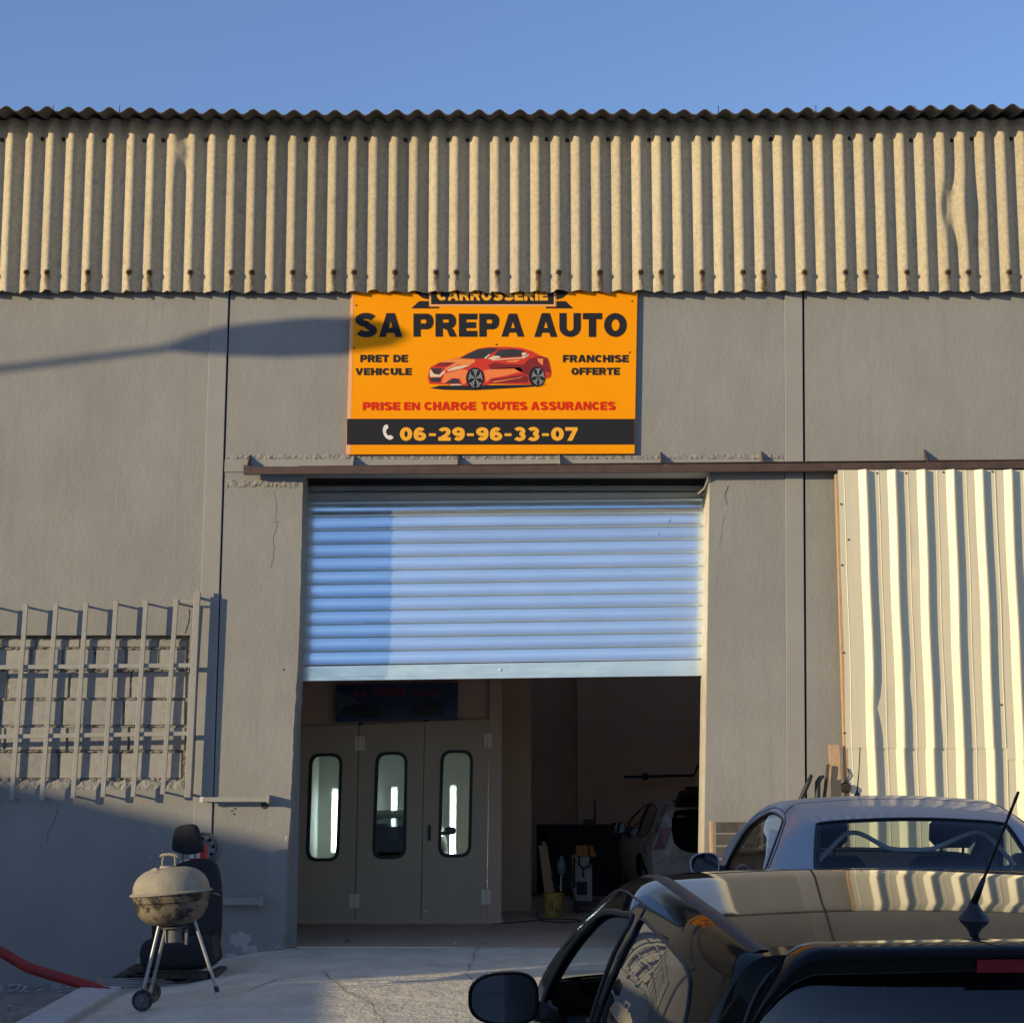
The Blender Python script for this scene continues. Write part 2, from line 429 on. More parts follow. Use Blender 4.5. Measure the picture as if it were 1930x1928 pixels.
# sunlit painted reveal on the right pier
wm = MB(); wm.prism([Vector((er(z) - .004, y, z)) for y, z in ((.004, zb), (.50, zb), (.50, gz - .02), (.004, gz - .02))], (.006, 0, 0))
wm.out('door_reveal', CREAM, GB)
wm = MB()
a0 = lambda z: xm(z) + .003; a1 = lambda z: xe(1512, 560, 1517, 1440, z)
wm.prism([Vector((a0(zb), -.012, zb)), Vector((a1(zb), -.012, zb)), Vector((a1(ztop), -.012, ztop)), Vector((a0(ztop), -.012, ztop))], (0, .3, 0), .004)
wm.out('pilaster', PLASTER2, GB)
wm = MB(); a2 = lambda z: xe(1516, 560, 1521, 1440, z)
vp([(a2(zb), zb), (14, zb), (14, ztop), (a2(ztop), ztop)]); wm.out('wall_panel', PLASTER, GB)
wm = MB()   # back of the expansion joints, upper wall behind the cladding
wm.box(-12, 14, .30, .34, zl0, 7.55); wm.box(-12, edge[0][0] - .02, .30, .34, zb, zl0); wm.box(er(1) + .2, 14, .30, .34, zb, zl0)
wm.box(-12, 14, .0, .28, ztop + .01, 7.5)
wm.out('joint_backing', PLASTER2, GB)
# rough ridge of render above the lintel and at the old joint
wm = MB()
def ridge(x0, x1, z, h, dep, n, y=0.0):
    V = []; F = []
    for i in range(n + 1):
        x = x0 + (x1 - x0) * i / n
        hh = h * rr.uniform(.5, 1.2); zz = z + rr.uniform(-.008, .008)
        for k in range(5):
            t = k / 4; V.append(Vector((x, y + .002 - dep * math.sin(math.pi * t) * rr.uniform(.5, 1.2), zz - hh + 2 * hh * t)))
    for i in range(n):
        for k in range(4): F.append((i * 5 + k, (i + 1) * 5 + k, (i + 1) * 5 + k + 1, i * 5 + k + 1))
    wm.add(V, F)
ridge(gl(4) + .02, xm(4) - .01, Zp(862), .035, .010, 220)
ridge(gl(4) + .03, P(560, 900).x, Zp(912), .045, .012, 50)
wm.out('render_ridge', RIDGE, GB, smooth=True)

# blocked-up window: every block its own piece, recessed
rows = [(1206, 1219), (1224, 1262), (1266, 1315), (1320, 1366), (1371, 1413), (1419, 1466)]
joints = [[-120, 0, 67, 151, 213, 298, 352], [-170, -50, 58, 118, 178, 237, 300, 352], [-200, -90, 15, 131, 247, 352], [-150, -35, 0, 117, 233, 350], [-200, -95, 10, 127, 243, 350], [-150, -40, 110, 226, 344]]
mesh_cache = None
YB = .062
back = MB(); back.box(X(-240, 1340), X(360, 1340), YB + .012, YB + .05, zo0 - .02, zo1 + .02)
V = []; F = []
nx, nz = 170, 70
xa, xb_ = X(-240, 1340) + .01, X(354, 1340)
mm = MB()
for j in range(nz + 1):
    for i in range(nx + 1):
        V.append(Vector((xa + (xb_ - xa) * i / nx, YB + .012 + rr.uniform(-.006, .006), zo0 + (zo1 - zo0) * j / nz)))
for j in range(nz):
    for i in range(nx): F.append((j * (nx + 1) + i, j * (nx + 1) + i + 1, (j + 1) * (nx + 1) + i + 1, (j + 1) * (nx + 1) + i))
mm.add(V, F); MORT = mm.out('mortar_bed', MORTAR, GB, smooth=False); back.out('infill_backing', MORTAR, GB)
for (y0, y1), js in zip(rows, [[-236] + j for j in joints]):
    for a, b in zip(js[:-1], js[1:]):
        c0, c1 = P(a + 2, y1, YB), P(b - 1.5, y0, YB)
        if c1.x - c0.x < .05: continue
        m_ = MB(); d = rr.uniform(-.006, .006); t = rr.uniform(-.002, .002)
        bm = bmesh.new()
        r = rr.uniform(-.003, .003)
        pts = [Vector((c0.x, YB + d, c0.z + r)), Vector((c1.x, YB + d + t, c0.z - r)), Vector((c1.x + rr.uniform(-.004, .002), YB + d + t, c1.z + r)), Vector((c0.x + rr.uniform(-.002, .004), YB + d, c1.z - r))]
        bm.free(); m_.prism(pts, (0, .03, 0), .004)
        m_.out('concrete_block', BLOCK, WALL)
# squeezed mortar along the joints
mm = MB()
for (y0, y1) in rows:
    z = P(0, y1 + 3, YB).z
    x = xa
    while x < xb_ - .1:
        L_ = rr.uniform(.03, .14)
        if rr.random() < .72:
            bm = bmesh.new(); bmesh.ops.create_icosphere(bm, subdivisions=2, radius=1)
            for v in bm.verts: v.co = v.co * rr.uniform(.8, 1.25)
            M = Matrix.Translation((x + L_ / 2, YB + .001, z + rr.uniform(-.006, .006))) @ Matrix.Diagonal((L_ * .55, rr.uniform(.006, .016), rr.uniform(.007, .015), 1))
            mm.bm(bm, 0, M)
        x += L_
mm.out('mortar_squeeze', MORTAR, GB, smooth=True)['kind'] = 'stuff'
# sill: rough sloped concrete under the blocks
mm = MB(); n = 90; V = []; F = []
for i in range(n + 1):
    x = xa + (xb_ - .02 - xa) * i / n; h = rr.uniform(-.012, .012)
    for (yy, zz) in ((YB + .01, P(0, 1468, 0).z + h), (.03, P(0, 1472, 0).z + h), (.004, P(0, 1486, 0).z + h * .5), (.004, P(0, 1492, 0).z)):
        V.append(Vector((x, yy + rr.uniform(-.004, .002), zz)))
for i in range(n):
    for k in range(3): F.append((i * 4 + k, i * 4 + k + 1, (i + 1) * 4 + k + 1, (i + 1) * 4 + k))
mm.add(V, [f[::-1] for f in F]); mm.out('sill', RIDGE, GB)

# cracks and bare patches: thin raised scars on the render
def ribbon(name, pts, w, m, y=-.0015, zig=.006):
    c = [P(*p) for p in pts]; L_ = []
    for i in range(len(c) - 1):
        for j in range(5): L_.append(c[i].lerp(c[i + 1], j / 5) + Vector((rr.uniform(-zig, zig), 0, rr.uniform(-zig, zig) * .3)))
    L_.append(c[-1]); V = []; F = []
    for i, p in enumerate(L_):
        ww = w * rr.uniform(.4, 1.3) * (1 if 0 < i < len(L_) - 1 else .2)
        V += [Vector((p.x - ww, y, p.z)), Vector((p.x, y - .002, p.z)), Vector((p.x + ww, y, p.z))]
    for i in range(len(L_) - 1): F += [(i * 3, i * 3 + 1, i * 3 + 4, i * 3 + 3), (i * 3 + 1, i * 3 + 2, i * 3 + 5, i * 3 + 4)]
    make(name, V, F, m, GB)
ribbon('crack', [(357, 1148), (356, 1170), (350, 1190), (349, 1194)], .006, CRACK)
ribbon('crack', [(110, 1520), (103, 1545), (92, 1565), (88, 1590)], .002, CRACK)
ribbon('crack', [(515, 925), (521, 955), (519, 985), (524, 982), (515, 1010), (516, 1040), (511, 1070)], .0022, PLASTER2)
ribbon('crack', [(1372, 915), (1366, 935), (1370, 952)], .003, CRACK)
ribbon('crack', [(1365, 970), (1360, 1000), (1356, 1030)], .0025, PLASTER2)
ribbon('crack', [(172, 1560), (168, 1590), (166, 1630)], .0018, SCAR)
def blob(px, py, rx, rz, m, y=-.003, name='bare_patch', n=26, par=None):
    c = P(px, py); V = [Vector((c.x, y, c.z))]
    for i in range(n):
        a = 2 * math.pi * i / n; s = rr.uniform(.72, 1.15); V.append(Vector((c.x + rx * s * math.cos(a), y + .0035, c.z + rz * s * math.sin(a))))
    make(name, V, [(0, i + 1, (i + 1) % n + 1) for i in range(n)], m, par or GB)
blob(452, 1770, .13, .075, SCAR); blob(470, 1790, .09, .05, SCAR); blob(436, 1800, .10, .03, SCAR, y=-.002)
blob(540, 1580, .018, .03, SCAR); blob(510, 1553, .01, .012, SCAR); blob(306, 1603, .012, .012, SCAR); blob(282, 1615, .025, .01, SCAR, y=-.0025)
for i in range(46):
    px_, py_ = rr.uniform(418, 536), 1806 - abs(rr.gauss(0, 24)); s_ = rr.uniform(.004, .014)
    blob(px_, py_, s_ * 1.3, s_, SCAR, y=-.002, n=8, name='render_speck')
h = MB()
for (px, py, r) in ((437, 1528, .007), (443, 1524, .008), (441, 1534, .008), (535, 1262, .008)):
    h.lathe([(0, 0), (r, 0), (r, -.003), (0, -.003)], P(px, py) + Vector((0, -.001, 0)), 10, axis='y')
h.out('drill_hole', CRACK, GB)
h = MB(); h.lathe([(0, -.004), (.030, -.004), (.036, 0), (.038, .01)], P(499, 1517) + Vector((0, -.001, 0)), 20, axis='y'); h.out('pipe_hole', CRACK, GB)

# ------------------------------------------------------------------ corrugated cladding (every sheet its own piece)
pitch = (P(1901, 510, -.1).x - P(51, 510, -.1).x) / 48.0
cx0 = P(51, 510, -.1).x
YC, AMP = -.092, .0355
z0c, z1c = P(965, 549.5, YC).z, P(965, 225, YC).z
def gauss(x, z, cx, cz, sx, sz): return math.exp(-((x - cx) / sx) ** 2 - ((z - cz) / sz) ** 2)
d1 = P(345, 285, YC); d2 = P(1783, 390, YC); d3 = P(1800, 388, YC)
def wave(x, z, A=AMP):
    c = math.cos(2 * math.pi * (x - cx0) / pitch)
    c = (abs(c) ** .95) * (1 if c > 0 else -1)
    return -A * c
def clad(x, z):
    y = YC + wave(x, z)
    y -= .068 * gauss(x, z, d1.x, d1.z, .05, .13)
    y += .070 * gauss(x, z, d2.x, d2.z, .045, .20)
    y -= .052 * gauss(x, z, d3.x + .05, d3.z, .045, .26)
    return y
def corr_sheet(i0, name, zf, zs, yf, matl, par, thick=.007, seed=0, edge=None, xn=14, dy=0.0, gap=.0):
    """one sheet five waves wide; zs: list of station parameters; yf(x, s) -> (y, z)"""
    rr = random.Random(seed); V = []; F = []
    x0 = cx0 + (i0 - .38) * pitch; x1 = x0 + 5 * pitch + .045
    nx = 5 * xn
    for s in zs:
        for i in range(nx + 1):
            x = x0 + (x1 - x0) * i / nx
            y, z = yf(x, s)
            if edge and s == zs[0]: z += edge[int(i)] if i < len(edge) else 0
            V.append(Vector((x, y + dy * i / nx, z)))
    n = nx + 1; m = len(zs); N0 = len(V)
    V += [v + zf for v in V[:N0]]
    for j in range(m - 1):
        for i in range(nx):
            a = j * n + i; F.append((a, a + 1, a + n + 1, a + n)); F.append((N0 + a, N0 + a + n, N0 + a + n + 1, N0 + a + 1))
    for i in range(nx):
        F.append((i, N0 + i, N0 + i + 1, i + 1)); a = (m - 1) * n + i; F.append((a, a + 1, N0 + a + 1, N0 + a))
    for j in range(m - 1):
        a = j * n; F.append((a, a + n, N0 + a + n, N0 + a)); a = j * n + nx; F.append((a, N0 + a, N0 + a + n, a + n))
    return make(name, V, F, matl, par, smooth=True, sharp=50)
sheets = []
STAIN = bpy.data.materials.new('fibre_cement_stained')
def stained():
    m = CEMENT.copy(); m.name = 'fibre_cement_stained'; nt = m.node_tree; N = nt.nodes; L = nt.links; b = N['Principled BSDF']
    at = N.new('ShaderNodeAttribute'); at.attribute_name = 'stain'
    nz = N.new('ShaderNodeTexNoise'); nz.inputs['Scale'].default_value = 60; nz.inputs['Detail'].default_value = 4
    tc = N.new('ShaderNodeTexCoord'); L.new(tc.outputs['Object'], nz.inputs['Vector'])
    mu = N.new('ShaderNodeMath'); mu.operation = 'MULTIPLY_ADD'; mu.inputs[1].default_value = 1.9; mu.inputs[2].default_value = -.55
    L.new(nz.outputs[0], mu.inputs[0])
    m2 = N.new('ShaderNodeMath'); m2.operation = 'ADD'; L.new(at.outputs['Fac'], m2.inputs[0]); L.new(mu.outputs[0], m2.inputs[1])
    m3 = N.new('ShaderNodeMath'); m3.operation = 'MULTIPLY'; m3.use_clamp = True; L.new(m2.outputs[0], m3.inputs[0]); L.new(at.outputs['Fac'], m3.inputs[1])
    mx = N.new('ShaderNodeMix'); mx.data_type = 'RGBA'; mx.inputs[7].default_value = (.12, .065, .022, 1)
    src = b.inputs['Base Color'].links[0].from_socket
    L.new(m3.outputs[0], mx.inputs[0]); L.new(src, mx.inputs[6]); L.new(mx.outputs[2], b.inputs['Base Color'])
    return m
CEMS = stained()
bolts = [0, 1, 3]          # crest numbers inside each five-wave sheet that carry a bolt
crest_bolts = set()
for kx in range(-40, 110):
    if (kx % 5) in (0, 1, 3): crest_bolts.add(kx)
zs = lin(0, 1, 9)
zst = [i * .018 / (z1c - z0c) for i in range(18)] + [t for t in lin(.2, 1, 22)]
for si in range(-5, 14):
    i0 = si * 5
    rr = random.Random(100 + si)
    e = []; v = 0
    for i in range(80):
        if rr.random() < .25: v = rr.uniform(-.012, .010)
        e.append(v)
    off = rr.uniform(-.004, .004)
    def yf(x, s, off=off):
        z = z0c + (z1c - z0c) * s
        ov = .006 * max(0, 1 - abs(s - .96) * 10)
        return clad(x, z) + off + .0, z
    o = corr_sheet(i0, 'cladding_sheet', Vector((0, .008, 0)), zst, yf, CEMS, GB, seed=si, edge=e, dy=.008)
    me = o.data; a = me.attributes.new('stain', 'FLOAT', 'POINT')
    vals = []
    for vtx in me.vertices:
        x, z = vtx.co.x, vtx.co.z; kx = round((x - cx0) / pitch); s = 0
        if kx in crest_bolts and z < z0c + .33:
            dx = x - (cx0 + kx * pitch); h = z0c + .175 - z
            if h > -.02: s = 1.0 * max(0, 1 - (abs(dx + .004 * math.sin(z * 60 + kx)) / (.026 + .010 * math.sin(kx * 2.3))) ** 2) * (1.0 - h * (2.5 + 1.5 * math.sin(kx * 1.7)))
            if h < .03: s = max(s, 1.6 * max(0, 1 - math.hypot(dx, h) / .042))
        # blotches of lichen on the deformed waves
        vals.append(s)
    a.data.foreach_set('value', vals)
    sheets.append((i0, o))
bmesh_bolt = None
for i0, o in sheets:
    for kk in range(i0, i0 + 5):
        if kk in crest_bolts and -3 < kk < 53:
            if bmesh_bolt is None:
                b_ = MB(); b_.lathe([(0, -.016), (.008, -.016), (.010, -.008), (.020, -.006), (.024, .004)], (0, 0, 0), 10, axis='y')
                me = bpy.data.meshes.new('bolt'); me.from_pydata([tuple(v) for v in b_.v], [], b_.f); me.materials.append(RUSTD); bmesh_bolt = me
            bo = bpy.data.objects.new('bolt', bmesh_bolt); COL.objects.link(bo); bo.parent = o; z = z0c + .175
            xx = cx0 + kk * pitch; bo.location = (xx, clad(xx, z) - .004, z)
            bo2 = bpy.data.objects.new('bolt', bmesh_bolt); COL.objects.link(bo2); bo2.parent = o; z = z1c - .19 + rnd.uniform(-.01, .01)
            xx = cx0 + (kk + .5) * pitch + rnd.uniform(-.02, .02); bo2.location = (xx, clad(xx, z) - .002, z)
# roof sheets: slope up behind the eaves and overhang the cladding
zr_ = P(965, 214, -.34).z
SAG = crv([-12, -4.7, -1.5, 1.0, 4.8, 14], [.05, .012, -.018, -.018, .036, .08])
for si in range(-5, 14):
    rr = random.Random(500 + si)
    oy, oz = rr.uniform(-.015, .015), rr.uniform(-.006, .006)
    def yf(x, s, oy=oy, oz=oz):
        y = -.40 + oy + 3.6 * s
        c = math.cos(2 * math.pi * (x - cx0 - .02) / pitch)
        return y, zr_ + oz + SAG(x) + AMP * .72 * c + (y + .40) * .16
    corr_sheet(si * 5 + 2, 'roof_sheet', Vector((0, 0, .008)), lin(0, 1, 7), yf, ROOFC, GB, seed=si + 50, dy=0)
# hooks standing on the roof edge
hk = MB()
for px in (100, 225, 1354, 1538, 1725):
    p = P(px, 214, -.25); hk.tube([p, p + Vector((0, 0, .075))], .004, 6)
hk.out('hook_bolt', RUSTD, GB)
ev = MB(); ev.box(-12, 14, -.04, .25, z1c - .03, z1c - .0, .0); ev.box(-12, 14, .255, 3.2, 7.62, 7.66); ev.out('eaves_timber', WOODG, GB)

# ------------------------------------------------------------------ interior shell of the workshop
YBK = 9.2
wi = MB(); wi.box(-.30, 9, YBK, YBK + .2, 0, 7.4); wi.box(8.6, 8.8, .5, YBK, 0, 7.4); wi.box(-12, -11.8, .5, 13, 0, 7.4); wi.box(-12, -.05, 13, 13.2, 0, 7.4); wi.box(-.30, -.05, YBK + .2, 13, 0, 7.4)
wi.out('inner_wall', INWALL, GB)
wi = MB(); wi.box(-12, 9, .52, 5.0, 7.0, 7.1); wi.box(-12, 0, 5.0, 13, 7.0, 7.1); wi.box(4.5, 9, 5.0, YBK, 7.0, 7.1); wi.box(0, 4.5, 7.6, YBK, 7.0, 7.1); wi.out('inner_ceiling', INWALL, GB)  # opening towards the back is added, letting sky light brighten the workshop
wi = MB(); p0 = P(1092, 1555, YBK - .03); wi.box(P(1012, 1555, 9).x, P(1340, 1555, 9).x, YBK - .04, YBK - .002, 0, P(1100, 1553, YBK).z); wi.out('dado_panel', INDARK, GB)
wi = MB(); wi.box(P(1088, 1400, 8.9).x, P(1121, 1400, 8.9).x, 8.9, YBK - .001, 0, 7); wi.out('inner_pillar', INWALL, GB)
wi = MB(); wi.box(P(936, 1400, 5.2).x, P(1001, 1400, 5.2).x, 5.2, 5.5, 0, 7); wi.box(P(1001, 1400, 5.5).x - .25, P(1001, 1400, 5.5).x - .001, 5.5, YBK, 0, 7); wi.out('partition_wall', INWALL, GB)
pp = MB(); a, b = P(1176, 1464, YBK - .06), P(1308, 1461, YBK - .06); pp.tube([a, b, b + Vector((.06, 0, .15))], .018, 8); c = P(1216, 1463, YBK - .08); pp.lathe([(0, -.05), (.05, -.05), (.05, .03), (0, .03)], c, 12, axis='y')
pp.out('wall_pipe', INDARK, GB); pp = MB(); a = P(1121, 1552, YBK - .33); pp.tube([a, P(1121, 1505, YBK - .33)], .012, 6); pp.out('wall_pipe', INDARK, GB)
# ------------------------------------------------------------------ roller shutter
YS = .46
SH = thing('roller_shutter', 'shiny galvanised steel roller shutter pulled half way up over the garage doorway', 'roller door', P(948, 1283, YS))
ly = [948.8, 974.3, 1000.7, 1025.9, 1050.8, 1076.3, 1101.8, 1126.6, 1151.8, 1177.6, 1202.2, 1228.6, 1254.4]
ry = [942.5, 967, 991.5, 1016.5, 1041.5, 1066.5, 1091.5, 1116.5, 1141.5, 1166.5, 1192, 1217, 1242.5]
ly = [898, 923.5] + ly; ry = [893, 918] + ry
xL = lambda py: P(575 - (py - 945) * .042 - 2, py, YS).x
xR = lambda py: P(1331 - (py - 945) * .008, py, YS).x
for i in range(len(ly) - 1):
    zt0, zt1 = P(575, ly[i], YS).z, P(1328, ry[i], YS).z
    zb0, zb1 = P(575, ly[i + 1], YS).z, P(1328, ry[i + 1], YS).z
    xa, xb = xL(ly[i]), xR(ry[i])
    V = []; F = []
    prof = [(-.002, 0.0), (.004, .0), (.006, .025), (.0, .055), (-.003, .07), (-.0035, .085), (-.0072, .48), (-.0112, .865), (-.0118, .875), (-.0150, .89), (-.0170, .92), (-.0168, .95), (-.013, .98), (-.002, 1.0)]
    if i < 2: prof = [(y + (.030 if i == 0 else .010) * (1 - t), t) for y, t in prof]
    nx = 24; jit_ = rnd.uniform(-.0015, .0015)
    for j, (y, t) in enumerate(prof):
        for k_ in range(nx + 1):
            u = k_ / nx; zz0 = zt0 + (zb0 - zt0) * t; zz1 = zt1 + (zb1 - zt1) * t
            w = .0009 * math.sin(u * 7 + i * 1.7) * math.sin(math.pi * t) + jit_ * t
            V.append(Vector((xa + (xb - xa) * u, YS + y + w, zz0 + (zz1 - zz0) * u)))
    for j in range(len(prof) - 1):
        for k_ in range(nx): a = j * (nx + 1) + k_; F.append((a, a + nx + 1, a + nx + 2, a + 1))
    make('slat', V, F, GALVD if i == 0 else GALV, SH, smooth=True, sharp=38)  # top slat in darker metal, painting in the shade under the lintel
m = MB(); a, b, c, d = P(562, 1256, YS), P(1328, 1243.5, YS), P(1328, 1270, YS), P(560, 1280.5, YS)
m.prism([a + Vector((0, -.016, 0)), b + Vector((0, -.016, 0)), c + Vector((0, -.016, 0)), d + Vector((0, -.016, 0))], (0, .03, 0), .002)
a, b, c, d = P(560, 1276, YS), P(1328, 1266, YS), P(1328, 1273.5, YS), P(560, 1284, YS)
m.prism([v + Vector((0, -.030, 0)) for v in (a, b, c, d)], (0, .05, 0), .002)
BR = m.out('bottom_rail', GALV, SH)
m = MB(); c = P(944, 1262, YS - .018); m.lathe([(.016, .002), (.014, -.006), (.008, -.010), (0, -.011)], c, 16, axis='y')
for dx, dz_ in ((-.05, .02), (-.05, -.015), (.05, .02), (.05, -.015)): m.lathe([(.006, .002), (.005, -.003), (0, -.004)], c + Vector((dx, 0, dz_)), 8, axis='y')
m.out('lock_boss', GALV, BR, smooth=True)
m = MB()
for px, py in ((586, 1262), (659, 1264), (1140, 1259), (1308, 1256), (577, 1281), (590, 1281), (768, 1278)): m.lathe([(.005, .002), (.004, -.003), (0, -.004)], P(px, py, YS - .018 if py < 1270 else YS - .031), 8, axis='y')
m.out('rivet', GALV, BR)
m = MB()
for pts in (((1259, 987), (1262, 980), (1264, 974), (1263, 982)), ((1241, 1009), (1242.5, 1003), (1243, 1009))):
    m.prism([P(a, b, YS - .0135) for a, b in pts], (0, .0004, 0))
m.out('scuff_mark', GALVD, SH)
m = MB(); z_ = P(575, 905, YS).z
m.lathe([(.17, edge[0][0] + .03), (.17, er(4) - .03)], (0, YS + .19, z_ + .06), 28, axis='x'); m.out('shutter_drum', RAIL, SH, smooth=True)  # dark steel puts the shade below the rail into the drum's colour
m = MB(); m.box(xL(900) - .2, xR(900) + .12, YS - .05, YS - .035, P(948, 925, YS).z, P(948, 917, YS).z, .002); m.out('lintel_trim', GALVD, SH)
for s in (0, 1):
    m = MB()
    f0 = (lambda z: xe(575, 905, 541, 1760, z) * (YS - CAM_Y) / -CAM_Y + .012) if s == 0 else (lambda z: xe(1331, 905, 1325, 1500, z) * (YS - CAM_Y) / -CAM_Y)
    w = .05
    m.prism([Vector((f0(zb) - w, YS - .035, zb)), Vector((f0(zb), YS - .035, zb)), Vector((f0(4.3), YS - .035, 4.3)), Vector((f0(4.3) - w, YS - .035, 4.3))] if s == 0 else
            [Vector((f0(zb), YS - .035, zb)), Vector((f0(zb) + w, YS - .035, zb)), Vector((f0(4.3) + w, YS - .035, 4.3)), Vector((f0(4.3), YS - .035, 4.3))], (0, .06, 0))
    m.out('guide_rail', RAIL if s == 0 else GALVD, SH)

# ------------------------------------------------------------------ brown rail with gussets
YR = -.135
RL = thing('gate_rail', 'brown steel channel rail running above the garage doorway on triangular gussets', 'rail', P(1200, 885, YR))
m = MB()
pts = [(459, 879.5, 893.5), (900, 877.5, 892), (1340, 874.5, 889), (1640, 872, 886.5), (1930, 868.5, 882.5), (2500, 862, 876)]
for (a, t0, b0), (c, t1, b1) in zip(pts[:-1], pts[1:]):
    m.prism([P(a, b0, YR), P(c, b1, YR), P(c, t1, YR), P(a, t0, YR)], (0, .055, 0), 0)
m.prism([P(459, 893.5, YR - .001), P(470, 893.3, YR - .001), P(470, 877.5, YR - .001), P(459, 876, YR - .001)], (0, .06, 0))
CH_ = m.out('channel', STEELB, RL)
m = MB(); m.prism([P(561, 879.2, YR + .012), P(2400, 863, YR + .012), P(2400, 861.5, YR + .012), P(561, 878, YR + .012)], (0, .10, 0)); m.out('top_flange', STEELB, RL)
for px, py in ((470, 857), (666, 857), (863, 856), (1053, 855), (1244, 852), (1434, 851), (1741, 847), (2040, 845)):
    m = MB(); a = P(px, py, 0); zc = P(px, 878 - (px - 460) * .0065, YR).z
    m.prism([Vector((a.x, -.002, a.z)), Vector((a.x, -.13, zc + .012)), Vector((a.x, -.13, zc - .004)), Vector((a.x, -.002, zc - .004))], (.009, 0, 0)); m.out('gusset', STEELB if px not in (666, 1053) else GREYST, RL)
m = MB()
m.tube([P(1334, 896, -.05), P(1334, 905, -.02), P(1327, 921, .05), P(1316, 930, .15)], .008, 8); m.out('conduit', GREYST, RL)

# ------------------------------------------------------------------ shop sign
YG = -.036
SG = thing('shop_sign', 'orange yellow sign board with the words SA PREPA AUTO and a red car', 'sign', P(925, 856, YG))
m = MB(); m.prism([P(652, 856.6, YG), P(1196, 855, YG), P(1202, 515, YG), P(662, 515, YG)], (0, .018, 0), .001)
m.out('board', YELLOW, SG)
lay = [0]
def art(name, polys, m_, dy, parent=SG):
    """flat print: polygons given by their outline"""
    me = MB()
    for p in polys:
        bm = bmesh.new(); vs = [bm.verts.new(Vector((v.x, v.y - dy, v.z))) for v in p]
        f_ = bm.faces.new(vs); bm.normal_update()
        if f_.normal.y > 0: f_.normal_flip()
        bmesh.ops.triangulate(bm, faces=[f_]); me.bm(bm)
    return me.out(name, m_, parent)
def pq(pts, Y=YG, f=lambda x, y: (x, y)): return [P(*f(*p), Y) for p in pts]
art('faded_edge', [pq([(652, 856), (661, 856), (667, 520), (662, 520)])], YPALE, .0012)
art('black_band', [pq([(653.5, 838.5), (1195.6, 838), (1196.2, 789.8), (654.3, 789.5)])], INK, .0018)
art('badge', [pq([(809.7, 577), (1046.6, 577), (1046.6, 530), (809.7, 530)])], YPALE, .002)
art('badge_panel', [pq([(812.5, 574), (1043.6, 574), (1043.6, 530), (812.5, 530)]),
     pq([(775.2, 581.6), (827.4, 581.6), (827.4, 578.5), (808, 578.5), (808, 568), (790, 568)]), pq([(1080, 581.6), (1028.6, 581.6), (1028.6, 578.5), (1048.4, 578.5), (1048.4, 568), (1066, 568)]),
     pq([(808, 565), (796, 562), (783, 552), (786, 545), (808, 545)]), pq([(1048.4, 565), (1060, 562), (1072, 552), (1070, 545), (1048.4, 545)])], INK, .003)
# ------------------------------------------------------------------ heavy wide lettering drawn with an elliptical pen
HX, HY = .168, .128
def _arc(cx, cy, rx, ry, a0, a1, n=14): return [(cx + rx * math.cos(R(a0 + (a1 - a0) * i / n)), cy + ry * math.sin(R(a0 + (a1 - a0) * i / n))) for i in range(n + 1)]
def _pen(pts, hx=HX, hy=HY, close=False):
    n = len(pts); quads = []; L_ = []; Rr = []
    for i in range(n):
        a = pts[i - 1] if (i > 0 or close) else pts[0]; b = pts[(i + 1) % n] if (i < n - 1 or close) else pts[-1]
        if close and i == 0: a = pts[-1]
        dx, dy = b[0] - a[0], b[1] - a[1]; l = math.hypot(dx, dy) or 1; nx, ny = -dy / l, dx / l
        L_.append((pts[i][0] + nx * hx, pts[i][1] + ny * hy)); Rr.append((pts[i][0] - nx * hx, pts[i][1] - ny * hy))
    for i in range(n if close else n - 1): j = (i + 1) % n; quads.append([L_[i], L_[j], Rr[j], Rr[i]])
    return quads
